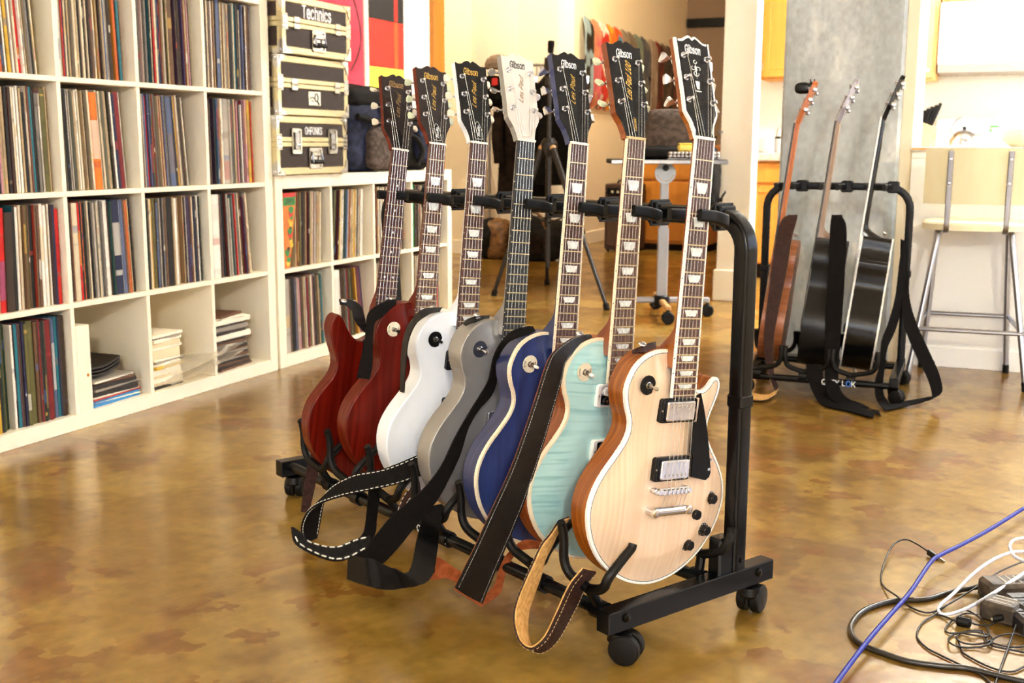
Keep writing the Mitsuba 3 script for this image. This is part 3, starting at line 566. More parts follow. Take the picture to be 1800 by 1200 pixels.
    # bridge and tailpiece
    br = A('bridge', join(rbox(.078, .0125, .009, (0, .172, .0175), .0028), *[cyl((x, .172, -.004), (x, .172, .0155), .0058, 16, bev=.001) for x in (-.037, .037)], *[cyl((x, .172, .021), (x, .172, .0235), .0050, 14, bev=.0008) for x in (-.037, .037)]), 'chrome', 30)
    for x in bx: A('saddle', rbox(.006, .0105, .006, (x, .172, .0235), .0012), 'chrome', parent=br)
    pth = np.array([(x, .134-.000*abs(x), .0155) for x in np.linspace(-.041, .041, 9)])
    A('tailpiece', join(sweep(pth, np.column_stack([.0065*np.cos(np.radians(np.arange(0, 360, 24))), .0085*np.sin(np.radians(np.arange(0, 360, 24)))]), up=(0, 0, 1)), *[lathe([(0, -.004), (.0058, -.004), (.0058, .018), (.0085, .019), (.0085, .0235), (.006, .025), (0, .0252)], 18, (x, .134, 0)) for x in (-.041, .041)]), 'chrome', 30)
    # knobs, switch, guard
    zk = lambda x, y: -.0115 if abs(x) > .1 else -.006
    for x, y in ((.1205, .143), (.083, .1155), (.1135, .082), (.074, .057)):
        z0 = -sp.get('arch', .014)*.55; kb = A('knob', lathe([(0, 0), (.0128, 0), (.0126, .004), (.0098, .0050), (.0090, .0145), (.0080, .0155), (0, .0155)], 28, (x, y, z0)), sp.get('knob', 'black_plastic'), 30)
        A('numbers', join(*[rbox(.0009, .0024, .0006, (0, .0112, .0046), .0002).apply_transform(trimesh.transformations.rotation_matrix(k, (0, 0, 1))).apply_translation((x, y, z0)) for k in np.radians(np.arange(-140, 150, 28))]), 'white_print', parent=kb)
    sx, sy, sz = -.074, .364, -.0035
    if sp.get('switch', True): sw = A('toggle_switch', join(lathe([(0, .001), (.0062, .001), (.0062, .003), (.0048, .0035), (.0046, .008), (0, .008)], 16, (sx, sy, sz)), tube([(sx, sy, sz+.008), (sx+.002, sy-.002, sz+.017)], .0016, 8)), 'nickel', 30)
    if sp.get('switch', True): A('washer', lathe([(.005, 0), (.0175, 0), (.0175, .0012), (.005, .0014)], 32, (sx, sy, sz)), sp['washer'], parent=sw)
    if sp.get('switch', True) and sp['washer'] == 'cream_plastic':
        for tx_, s_ in (('RHYTHM', -1), ('TREBLE', 1)): A('lettering', text(tx_, .0030, .0003, False, width=.0135).apply_transform(trimesh.transformations.rotation_matrix(math.radians(-90*s_), (0, 0, 1))).apply_translation((sx+s_*.0125, sy, sz+.0013)), 'black_print', parent=sw)
    if sp.get('switch', True): A('switch_tip', lathe([(0, 0), (.0030, 0), (.0036, .005), (.0030, .0095), (0, .0105)], 14, (sx+.0018, sy-.002, sz+.014), (.15, -.15, 1)), sp['tip'], 30, parent=sw)
    if sp.get('guard'):
        A('pickguard', prism([(.030, .343), (.046, .350), (.060, .318), (.076, .275), (.094, .212), (.097, .198), (.094, .189), (.086, .184), (.047, .193), (.0455, .232), (.036, .240), (.036, .296), (.0455, .297), (.0455, .341)], .009, .0115, .0006), sp['guard'])
        A('guard_bracket', join(cyl((.098, .222, -.014), (.098, .222, .010), .0025, 10), cyl((.090, .205, .0112), (.090, .205, .0125), .003, 12)), 'chrome')
    for (x, y, z), ax in (((-.062, .4195, -.040), (-.25, 1, 0)), ((0, -.015, -.040), (0, -1, 0))):
        A('strap_button', lathe([(0, -.003), (.0035, -.003), (.0035, .004), (.0075, .005), (.0075, .007), (0, .008)], 18, (x, y, z), ax), 'chrome', 30)
    if sp.get('jack'): A('jack_plate', cyl((.16, .1, -.03), (.168, .1, -.03), .012, 16), 'chrome')
    return g, M

# ------------------------------------------------------------------ the seven electric guitars (7 nearest the camera)
RO = np.array([-2.05, -2.124, 0]); RL = np.array([.47, .8827, 0]); RL /= np.linalg.norm(RL); RW = np.array([RL[1], -RL[0], 0])
def RK(l, w, z): return RO+RL*l+RW*w+np.array([0, 0, z])
POSE = {7: [-1.9075, -2.1677, 0.1277, -0.0551, 0.0996, -0.0293], 6: [-1.825, -2.0237, 0.1269, -0.0559, 0.0776, -0.0383], 5: [-1.7675, -1.8856, 0.1184, -0.0515, 0.0987, -0.0215], 4: [-1.6846, -1.7381, 0.1244, -0.0547, 0.0942, -0.0274], 3: [-1.5919, -1.584, 0.1199, -0.0455, 0.0975, -0.0263], 2: [-1.5039, -1.4244, 0.1186, -0.0567, 0.1079, -0.0326], 1: [-1.4778, -1.2904, 0.1065, -0.0897, 0.1311, -0.0332]}
base = dict(fb='rosewood', inlay='trapezoid', head='headplate_black', logo='white_print', sig='Les Paul', sig_m='gold_print', washer='cream_plastic', tip='cream_plastic', ring='black_plastic', pickup='covered', tuner='keystone', button='keystone_green')
SPEC = {7: dict(base, label='natural maple electric guitar nearest the camera with black pickguard', top='natural_top', side='mahogany', neck='mahogany', binding='binding_white', purfling=True, fb_binding='binding_white', head_binding='binding_white', sig=None, ornament=True, tuner='tulip', button='chrome', washer='black_plastic', tip='nickel', guard='black_gloss', nut='bone'),
        6: dict(base, label='mint green flamed electric guitar with zebra pickups and cream binding', top='mint_top', side='mahogany_red', neck='mahogany_red', binding='binding_cream', fb_binding='binding_cream', sig='Les Paul 100', sig_w=.072, nut='bone_gold', ring='white_plastic', pickup='zebra', tip='white_plastic', cover_text='Classic', cover_m='gold_print', fb='rosewood_light', button='keystone_green'),
        5: dict(base, label='deep blue electric guitar with cream binding and chrome tuners', top='blue_top', side='blue_side', neck='blue_side', binding='binding_cream', fb_binding='binding_cream', tuner='tulip', button='chrome', tip='white_plastic'),
        4: dict(base, label='silver grey electric guitar with black fretboard and pale headstock', top='silver_paint', side='silver_paint', neck='silver_paint', fb='ebony', inlay=None, head='headplate_silver', logo='black_print', sig_m='gold_faint', tuner='oval', button='chrome', washer='steel', tip='chrome', cover='headplate_silver', ring='steel'),
        3: dict(base, label='white electric guitar with white neck and black headplate', top='white_gloss', side='white_gloss', neck='white_gloss', logo='gold_print', cover_text='Studio', cover_m='white_print', cover_edge='white_plastic', washer='black_plastic', tip='black_plastic', button='aged_button'),
        2: dict(base, label='wine red single-cutaway electric guitar with trapezoid inlays', top='wine_top', side='wine_side', neck='wine_side', logo='gold_print', head='headplate_brown', cover_text='Studio', cover_m='white_print', cover_edge='white_plastic', tip='black_plastic', fb='rosewood_light', button='keystone_green'),
        1: dict(base, label='reddish brown double-horned electric guitar with dot inlays, farthest on the rack', top='wine_top', side='wine_side', neck='wine_side', outline=DCB, arch=0.0, deep=.046, inlay='dot', logo='gold_faint', sig_m='gold_faint', head='headplate_brown', pickup='black', switch=False, button='aged_button', tip='black_plastic')}
GM = {k: guitar(SPEC[k], POSE[k])[1] for k in (7, 6, 5, 4, 3, 2, 1)}

# ------------------------------------------------------------------ guitar rack in front
def on_L(u, v, l):
    d = ray(u, v); p = RO+RL*l; q = EYE+((p-EYE)@RL)/(d@RL)*d; return q if q[2] > .006 else at_z(u, v, .006)
RKM = aff(RO, RL, RW, (0, 0, 1))         # rack frame: x along its length, y across, z up (mirrored frame is fine for points)
def rk_pts(ps): return np.array([RO+RL*a+RW*b+np.array([0, 0, c]) for a, b, c in ps])
RKB = aff(RO, RL, -RW, (0, 0, 1))        # proper frame for meshes: y negated
def rk(mesh_): return moved(mesh_, RKB)
def rkbox(l0, l1, w0, w1, z0, z1, r=.002): return rk(rb(l0, l1, -w1, -w0, z0, z1, r))
rack = thing('guitar_rack', 'black metal rack on casters holding seven electric guitars', 'guitar rack')
for l0 in (0.0, 1.232):
    add(rack, 'foot_bar', rkbox(l0, l0+.034, .004, .452, .063, .104), 'black_metal')
    for w in (.045, .405):
        s = -1 if l0 == 0 else 1; lx = l0 if l0 == 0 else l0+.034
        add(rack, 'bolt', rk(lathe([(0, 0), (.0085, 0), (.0075, .004), (.0045, .0055), (0, .006)], 16, (lx, -w, .088), (s, 0, 0))), 'black_gloss', 30)
add(rack, 'rail', tube(rk_pts([(.03, .034, .088), (1.235, .034, .088)]), .0125, 16), 'black_metal', 30)
add(rack, 'rail', tube(rk_pts([(.03, .292, .088), (1.235, .292, .088)]), .0125, 16), 'black_metal', 30)
# bent frame carrying the neck yokes
UW, ZT, RB_ = .352, .782, .06
bend = [(.018+RB_-RB_*math.cos(a), UW, ZT-RB_+RB_*math.sin(a)) for a in np.radians(np.linspace(0, 90, 10))]
path = [(.018, UW, .100), (.018, UW, .30), (.018, UW, .5)]+bend+[(.4, UW, ZT), (.8, UW, ZT)]+[(1.25-(a-.018), b, c) for a, b, c in bend[::-1]]+[(1.232, UW, .5), (1.232, UW, .3), (1.232, UW, .100)]
add(rack, 'top_frame', sweep(rk_pts(path), rrect(.036, .034, .008, 4), up=RW), 'black_metal', 40)
for l in (.018, 1.232):
    add(rack, 'joint_collar', rkbox(l-.0185, l+.0185, UW-.0185, UW+.0185, .425, .450, .003), 'black_plastic')
    add(rack, 'upright_bracket', rkbox(l-.012, l+.020, UW-.055, UW-.016, .100, .175, .004), 'black_metal')
    add(rack, 'bolt', rk(lathe([(0, 0), (.006, 0), (.005, .003), (0, .004)], 12, (l-.016, -UW, .125), (-1, 0, 0))), 'black_gloss', 30)
# casters
for l, a in ((.017, -62), (1.249, 40)):
    for w, b in ((.048, 0), (.402, 80)):
        c = add(rack, 'caster', rk(join(cyl((l, -w, .045), (l, -w, .074), .006, 12), lathe([(0, .034), (.020, .034), (.024, .040), (.022, .056), (.012, .060), (0, .060)], 20, (l, -w, 0)))), 'black_plastic', 30)
        ang = math.radians(a+b); d = np.array([math.cos(ang), math.sin(ang), 0]); o = np.array([l, -w, .0285])-.012*np.array([-d[1], d[0], 0])
        for s in (-1, 1): add(c, 'wheel', rk(lathe([(0, 0), (.026, 0), (.0285, .003), (.0285, .016), (.026, .019), (.020, .0205), (0, .0215)], 28, o+s*.004*d, s*d)), 'black_rubber' if s > 0 else 'black_rubber', 30)
        add(c, 'fork', rk(moved(rb(-.020, .020, -.0035, .0035, .012, .05, .003), aff((l, -w, .0), (-d[1], d[0], 0), -d, (0, 0, 1)))), 'black_plastic')
# cradle arms under each guitar, yokes at each neck
LS = [float((np.array(POSE[g][:3])-RO)@RL) for g in (7, 6, 5, 4, 3, 2, 1)]
for l in LS:
    a0, a1 = l-.030, l+.082; am = (a0+a1)/2
    cr = add(rack, 'cradle', join(cyl(rk_pts([(am-.016, .034, .088)])[0], rk_pts([(am+.016, .034, .088)])[0], .0175, 16), tube(rk_pts([(am, .034, .09), (am, .018, .115), (am, .004, .137)]), .0095, 10)), 'black_plastic', 30)
    for e, zt, w1 in ((a0, .215, .052), (a1, .240, -.012)):
        add(cr, 'arm', tube(rk_pts(spline([(am, .006, .133), (am+(e-am)*.75, -.002, .150), (e, .0 if e == a0 else -.006, .175), (e, (w1)*.6, (zt+.185)/2), (e, w1, zt), (e, w1+.004*np.sign(w1), zt+.008)], 20)), .0082, 10, scale=np.linspace(1.15, .95, 21)), 'black_rubber', 30)
    cr = add(rack, 'cradle', join(cyl(rk_pts([(am-.016, .292, .088)])[0], rk_pts([(am+.016, .292, .088)])[0], .0175, 16), tube(rk_pts([(am, .292, .09), (am, .296, .115), (am, .300, .137)]), .0095, 10)), 'black_plastic', 30)
    for e, zt, w1 in ((a0, .185, .318), (a1, .200, .318)):
        add(cr, 'arm', tube(rk_pts(spline([(am, .298, .133), (am+(e-am)*.75, .303, .150), (e, .309, .170), (e, w1, zt), (e, w1+.002, zt+.012)], 20)), .0082, 10, scale=np.linspace(1.15, 1.1, 21)), 'black_rubber', 30)
    lm = l+.048; yk = add(rack, 'neck_yoke', join(rkbox(lm-.014, lm+.014, UW-.022, UW+.022, ZT-.021, ZT+.021, .003), rkbox(lm-.004, lm+.004, UW-.026, UW+.026, ZT-.026, ZT+.026, .002)), 'black_plastic')
    nl = l-.004
    for sgn in (-1, 1):
        q = [(lm, UW-.015, ZT), (lm+sgn*.012-.005, UW-.045, ZT), (nl+sgn*.027, UW-.082, ZT), (nl+sgn*.028, UW-.115, ZT+.008), (nl+sgn*.026, UW-(.150 if sgn < 0 else .172), ZT+.012)]
        add(yk, 'prong', sweep(rk_pts(spline(q, 20)), rrect(.024, .013, .005, 4), up=(0, 0, 1), scale=np.linspace(1.0, .88, len(spline(q, 20)))), 'black_rubber', 30)

# ------------------------------------------------------------------ straps hanging from the electric guitars
mat('strap_leather', 0, .42, spec=.35, tex=mottle('#050405', '#0b090a', 120)); mat('strap_web', 0, .85, spec=.1, tex=mottle('#050404', '#0b0909', 220)); mat('strap_brown', 0, .6, spec=.2, tex=mottle('#1d0d0b', '#2e1713', 160)); mat('suede_orange', 0, .9, spec=.15, tex=mottle('#7d3a1c', '#8f4a28', 90)); mat('suede_tan', 0, .9, spec=.15, tex=mottle('#b98a4e', '#cfa267', 120)); mat('thread', '#d8d2c4', .7); mat('thread_tan', '#d2b684', .7)
def px_edge(pts): return np.array([on_L(*p) if len(p) == 3 else at_z(p[0], p[1], p[2]) for p in pts])
def strap(label, A, B, mt, lining=None, stitch=None, th=.0035, n=70, button=True, cat='strap', name='guitar_strap', step=.008, part='webbing'):
    k = thing(name, label, cat, None)
    strap_part(k, A, B, mt, lining, stitch, th, n, step, part); return k
def strap_part(k, A, B, mt, lining=None, stitch=None, th=.0035, n=70, step=.008, part='webbing'):
    A, B = px_edge(A), px_edge(B); m, a, b, nn = ribbon(A, B, th*(.55 if lining else 1), n); mid = len(a)//2
    if ((EYE-a[mid])@nn[mid]) < 0: nn = -nn
    flip = 1 if lining is None or not lining.startswith('!') else -1
    if lining:
        add(k, part, moved(m, np.eye(4)).apply_translation((0, 0, 0)), mt, 40)
        m2 = m.copy(); off = np.repeat(nn, 6, 0); off = np.vstack([off, np.repeat(nn[:1], 6, 0), np.repeat(nn[-1:], 6, 0)]); m2.vertices = m2.vertices-flip*off*th*.6; add(k, 'lining', m2, lining.lstrip('!'), 40)
    else: add(k, part, m, mt, 40)
    if stitch:
        w = (b-a)
        for f in (.09, .91): add(k, 'stitching', dashes(a+w*f, nn, step=step, w=.0004 if step < .006 else .0006 if step < .01 else .0010, lift=th*.5+.0006), stitch, stuff=True)
# mint guitar's wide leather strap
strap('wide black leather strap with pale stitching hanging from the mint guitar',
    [(1037, 588, .212), (1024, 588, .210), (1002, 596, .206), (973, 618, .202), (959, 644, .20), (942, 697, .20), (923, 754, .205), (897, 824, .22), (862, 900, .25), (830, 970, .285), (799, 1032, .31)],
    [(1041, 592, .206), (1036, 600, .203), (1018, 612, .200), (995, 637, .196), (988, 668, .195), (976, 710, .195), (954, 786, .20), (923, 880, .22), (897, 945, .25), (871, 1005, .28), (847, 1064, .31)], 'strap_leather', 'suede_orange', 'thread', step=.0055)
k6 = list(labels)[-1] if False else 'guitar_strap'
strap_part(k6, [(798, 1034, .312), (818, 1046, .325), (845, 1050, .335), (868, 1030, .34), (876, 1003, .335), (890, 975, .32), (918, 950, .30), (947, 950, .27)], [(847, 1066, .305), (862, 1056, .315), (880, 1040, .32), (886, 1018, .325), (893, 995, .32), (910, 970, .305), (935, 964, .285), (955, 966, .26)], 'suede_orange', part='tail')
strap('rust suede strap end with a slot lying by the rack label',
    [(743, 990, 0.470), (750, 980, 0.470), (765, 978, 0.465), (783, 986, 0.455), (796, 996, 0.445), (810, 1004, 0.435)], [(746, 1013, 0.460), (757, 1018, 0.460), (770, 1018, 0.455), (783, 1016, 0.445), (794, 1020, 0.435), (808, 1027, 0.425)], 'suede_orange')
add('guitar_strap_001', 'slot', moved(rbox(.006, .022, .003, (0, 0, 0), .001), aff(on_L(762, 998, 0.450), RW, (0, 0, 1), RL)), 'black', label='black slot')
# blue guitar's webbing strap, folding on the floor
strap('plain black webbing strap of the blue guitar folding over on the floor',
    [(936, 574, .368), (922, 574, .366), (897, 583, .366), (878, 605, .372), (866, 632, .40), (858, 668, .445), (845, 692, .46), (824, 726, .47), (799, 770, .475), (777, 816, .48), (752, 850, .49), (725, 876, .50), (685, 910, .52), (651, 950, .545), (614, 976, .57)],
    [(941, 582, .362), (928, 588, .360), (905, 596, .360), (889, 606, .368), (876, 630, .40), (873, 672, .445), (862, 697, .46), (843, 718, .47), (824, 750, .475), (810, 795, .48), (790, 840, .485), (767, 881, .49), (728, 928, .51), (690, 974, .535), (657, 1004, .56)], 'strap_web')
kb = 'guitar_strap_002'
strap_part(kb, [(613, 974, .575), (640, 980, .02), (657, 983, .02), (690, 998, .02), (719, 1003, .025), (733, 946, .50), (742, 912, .50), (753, 893, .505), (775, 886, .515)], [(611, 1018, .60), (640, 1028, .012), (674, 1036, .012), (705, 1034, .012), (756, 1017, .012), (768, 972, .485), (774, 926, .485), (779, 906, .49), (788, 896, .50)], 'strap_web', part='floor_fold')
# white guitar's strap
strap('thin black leather strap running down the left side of the white guitar',
    [(777, 541, .712), (760, 541, .708), (742, 544, .705), (727, 558, .705), (715, 578, .71), (708, 605, .715), (705, 644, .715), (704, 688, .72)],
    [(773, 547, .700), (760, 550, .696), (748, 556, .693), (732, 568, .69), (722, 586, .69), (716, 608, .69), (713, 644, .69), (710, 690, .695)], 'strap_leather')
# red guitars' straps
strap('black padded strap with a broad end plate on the wine red guitar',
    [(697, 527, .892), (683, 527, .888), (669, 533, .885), (652, 544, .89), (645, 556, .89), (643, 578, .89), (641, 604, .89), (634, 630, .89), (627, 664, .89)],
    [(696, 534, .880), (686, 543, .876), (672, 557, .872), (661, 564, .872), (657, 576, .872), (655, 592, .872), (655, 614, .872), (655, 640, .872), (650, 667, .872)], 'strap_web')
strap('black strap looped through the cutaway of the double-horned red guitar',
    [(596, 526, 1.02), (606, 526, 1.018), (620, 528, 1.015), (634, 538, 1.01), (641, 558, 1.0), (643, 580, .995)], [(598, 535, 1.012), (608, 536, 1.01), (618, 545, 1.008), (621, 556, 1.0), (628, 570, .995), (641, 584, .99)], 'strap_leather')
# black webbing with broad white stitches, looped on the floor
strap('black strap with bold white dashed stitching looped on the floor left of the rack',
    [(742, 797, .60), (735, 799, .61), (697, 815, .64), (668, 825, .67), (629, 832, .71), (606, 842, .74), (589, 853, .77), (575, 868, .80), (569, 887, .83), (563, 921, .86), (558, 945, .88)],
    [(742, 836, .59), (735, 838, .60), (705, 849, .63), (655, 861, .67), (612, 870, .71), (580, 879, .76), (555, 889, .80), (538, 903, .84), (529, 925, .88), (531, 943, .90), (539, 953, .905)], 'strap_web', None, 'thread', step=.0115)
ks = 'guitar_strap_006'
strap_part(ks, [(531, 938, .035), (540, 951, .03), (558, 958, .03), (578, 961, .03), (598, 959, .03), (623, 948, .03), (651, 942, .03)], [(513, 926, .03), (517, 950, .02), (532, 964, .012), (563, 979, .012), (592, 986, .012), (617, 980, .012), (648, 962, .012)], 'strap_web', None, 'thread', step=.0135, part='floor_loop')
strap_part(ks, [(737, 845, .60), (720, 858, .62), (706, 878, .64), (697, 902, .65)], [(740, 868, .595), (725, 874, .61), (715, 888, .63), (706, 910, .64)], 'strap_brown', None, 'thread', step=.0135, part='inner_loop')
strap('dark brown strap hanging straight down beside the far end of the rack',
    [(548, 796, 1.06), (541, 815, 1.07), (536, 845, 1.08), (531, 878, 1.09), (529, 898, 1.10)], [(570, 796, 1.05), (562, 820, 1.06), (555, 850, 1.07), (548, 882, 1.08), (543, 902, 1.09)], 'strap_brown')
strap('short black strap end hanging below the white guitar',
    [(650, 845, .74), (647, 870, .75), (644, 905, .76), (640, 932, .765), (632, 946, .77)], [(670, 845, .74), (668, 870, .75), (663, 905, .76), (660, 935, .765), (651, 950, .77)], 'strap_web')
# natural guitar's brown strap
SA = [(982, 915), (967, 938), (950, 960), (933, 997), (915, 1037), (905, 1067), (903, 1090), (907, 1112), (914, 1128), (926, 1138), (940, 1137), (960, 1118), (980, 1077), (1002, 1030), (1026, 1000)]
SB = [(1000, 908), (980, 933), (967, 960), (955, 985), (948, 1013), (937, 1043), (928, 1070), (925, 1095), (926, 1120), (936, 1141), (955, 1145), (981, 1124), (1013, 1067), (1030, 1030), (1048, 1005)]
SL_ = [.135, .14, .14, .14, .135, .13, .125, .12, .115, .11, .105, .095, .08, .06, .045]
strap('brown leather strap with cream stitching and tan lining looping under the natural guitar',
    [(u, v, l-.012) for (u, v), l in zip(SA, SL_)], [(u, v, l+.020) for (u, v), l in zip(SB, SL_)], 'strap_brown', '!suede_tan', 'thread_tan', th=.005)
k7 = 'guitar_strap_009'
k4 = strap('short black leather strap end buttoned on the silver guitar shoulder', [(814, 569, .548), (822, 561, .545), (838, 556, .542), (860, 555, .54)], [(818, 572, .54), (830, 567, .535), (846, 564, .533), (860, 562, .532)], 'strap_leather')
strap_part(k7, [(1152, 601, .058), (1141, 603, .056), (1128, 608, .055), (1111, 617, .055)], [(1153, 613, .046), (1140, 620, .044), (1127, 620, .045), (1112, 620, .048)], 'strap_brown', part='upper_end')
for g, key in ((7, k7), (4, k4), (6, k6), (5, kb), (3, 'guitar_strap_003'), (2, 'guitar_strap_004'), (1, 'guitar_strap_005')):
    p = GM[g]@np.array([-.0655, .4295, -.040, 1]) if g != 1 else np.r_[on_L(604, 530, 1.008), 1]
    nrm = GM[g][:3, 1]*.8-GM[g][:3, 0]*.15+GM[g][:3, 2]*.35; add(key, 'rivet', lathe([(0, 0), (.0075, 0), (.0065, .0015), (.004, .0026), (0, .003)], 16, p[:3]+nrm*.003, nrm), 'chrome', 30)

def blob_(c, ax, s):
    m = trimesh.creation.icosphere(2, 1.0); v = np.sign(m.vertices)*np.abs(m.vertices)**.7; b = np.cross((0, 0, 1), ax); b /= np.linalg.norm(b)
    return tm(np.asarray(c)+v[:, :1]*s[0]*ax+v[:, 1:2]*s[1]*b+v[:, 2:]*s[2]*np.array([0, 0, 1.0]), m.faces)
# ------------------------------------------------------------------ second rack with three acoustic guitars
QO, QL = np.array([.76, -1.822, 0]), np.array([.03, -.9995, 0]); QL /= np.linalg.norm(QL); QN = np.array([.9995, .03, 0]); QN /= np.linalg.norm(QN)
QM = aff(QO, QL, QN, (0, 0, 1))
def q_(m): return moved(m, QM)
def qp(ps): return np.array([QO+QL*a+QN*b+np.array([0, 0, c]) for a, b, c in ps])
r2 = thing('guitar_rack', 'small black rack by the concrete column holding three acoustic guitars', 'guitar rack')
R2 = .085
b2 = [(R2-R2*math.cos(a), 0, .763-R2+R2*math.sin(a)) for a in np.radians(np.linspace(0, 90, 10))]
add(r2, 'top_frame', sweep(qp([(0, 0, .09), (0, 0, .3)]+b2+[(.27, 0, .763)]+[(.54-a, b, c) for a, b, c in b2[::-1]]+[(.54, 0, .3), (.54, 0, .09)]), rrect(.028, .028, .007, 4), up=QN), 'black_metal', 40)
for l in (0, .54):
    add(r2, 'foot_bar', q_(rb(l-.016, l+.016, -.40, .04, .066, .098, .002)), 'black_metal'); add(r2, 'joint_collar', q_(rb(l-.018, l+.018, -.018, .018, .42, .445, .003)), 'black_plastic')
    for w in (-.37, .01):
        c = add(r2, 'caster', q_(lathe([(0, .036), (.020, .036), (.022, .05), (.008, .058), (.006, .07), (0, .07)], 18, (l, w, 0))), 'black_plastic', 30)
        for s in (-1, 1): add(c, 'wheel', q_(lathe([(0, 0), (.024, 0), (.027, .004), (.027, .014), (.022, .018), (0, .019)], 24, (l+.012, w+s*.004-.008, .027), (.35*s, .93*s, 0))), 'black_rubber', 30)
for w, z in ((-.385, .066), (-.07, .082)): add(r2, 'rail', q_(cyl((-.016, w, z), (.556, w, z), .0125, 16)), 'black_metal', 30)
mat('print_blue', '#3d7fe0', .4)
def quik(h, width):
    a, b, c = text('QUIK L', h, .0006, True), text('O', h, .0006, True), text('K', h, .0006, True); w = [m.bounds[1, 0]-m.bounds[0, 0] for m in (a, b, c)]; g = h*.10; tot = sum(w)+2*g; x = -tot/2; out = []
    for m, wi in zip((a, b, c), w): out.append(m.apply_translation((x+wi/2, 0, 0)).apply_scale([width/tot, 1, 1])); x += wi+g
    return join(out[0], out[2]), out[1]
lq, lo_ = quik(.020, .120); add(r2, 'lettering', moved(lo_, aff(qp([(.350, -.4045, .066)])[0], QL, (0, 0, 1), -QN)), 'print_blue', label='blue letter O'); add(r2, 'lettering', moved(lq, aff(qp([(.350, -.4045, .066)])[0], QL, (0, 0, 1), -QN)), 'white_print')
lb, lo_ = quik(.015, .11); LBM = aff(rk_pts([(.575, .0205, .089)])[0], -RL, (0, 0, 1), -RW); add(rack, 'lettering', moved(lb, LBM), 'white_print'); add(rack, 'lettering', moved(lo_, LBM), 'print_blue', label='blue letter O')
for l in (.09, .26, .43):
    lm = l+.045; yk = add(r2, 'neck_yoke', q_(rb(lm-.022, lm+.022, -.024, .022, .741, .785, .005)), 'black_plastic')
    for s in (-1, 1): add(yk, 'prong', q_(sweep(spline([(lm+s*.012, 0, .763), (l-.01+s*.036, -.04, .763), (l-.01+s*.032, -.09, .763), (l-.01+s*.030, -.125, .763)], 14), rrect(.024, .013, .005), up=(0, 0, 1))), 'black_rubber', 30)
    for w, s in ((-.385, -.6), (-.07, 1)):
        cr = add(r2, 'cradle', q_(join(cyl((l-.055, w, .078 if w < -.2 else .082), (l-.025, w, .078 if w < -.2 else .082), .0165, 14))), 'black_plastic', 30)
        for e in (-.105, .05): add(cr, 'arm', q_(tube(spline([(l-.04, w, .095), (l-.04+(e+.04)*.8, w+s*.02, .115), (l+e, w+s*.03, .15), (l+e, w+s*.025, .19)], 14), .009, 10)), 'black_rubber', 30)

mat('acoustic_black', '#030303', .14, spec=.3, coat=.12); mat('acoustic_satin', '#050608', .3, spec=.3); mat('acoustic_brown', 0, .3, tex=grain('#7d4526', '#9a5c34', 200, 6), coat=.4); mat('spruce', 0, .35, tex=grain('#d9a766', '#e3b87a', 120, 4)); mat('neck_orange', 0, .35, tex=grain('#a85424', '#bd6a32', 300, 6)); mat('neck_tan', 0, .4, tex=grain('#8a6f5c', '#a68a72', 300, 6)); mat('head_silver', '#9a96a0', .35, .3)
ACB = [(0, 0), (.07, .006), (.13, .035), (.17, .085), (.19, .15), (.182, .21), (.155, .255), (.132, .295), (.125, .325), (.130, .37), (.140, .41), (.136, .45), (.115, .483), (.075, .500), (.03, .505)]
ACB = ACB+[(-x, y) for x, y in ACB[:0:-1]]
ACUT = [(0, 0), (.07, .006), (.13, .035), (.17, .085), (.19, .15), (.182, .21), (.155, .255), (.132, .295), (.125, .325), (.130, .36), (.139, .39), (.139, .41), (.125, .418), (.10, .405), (.07, .40), (.046, .42), (.034, .46), (.03, .505), (-.03, .505)]+[(-x, y) for x, y in ACB[13:0:-1] if True][0:0]+[(-.075, .500), (-.115, .483), (-.136, .45), (-.140, .41), (-.130, .37), (-.125, .325), (-.132, .295), (-.155, .255), (-.182, .21), (-.19, .15), (-.17, .085), (-.13, .035), (-.07, .006)]
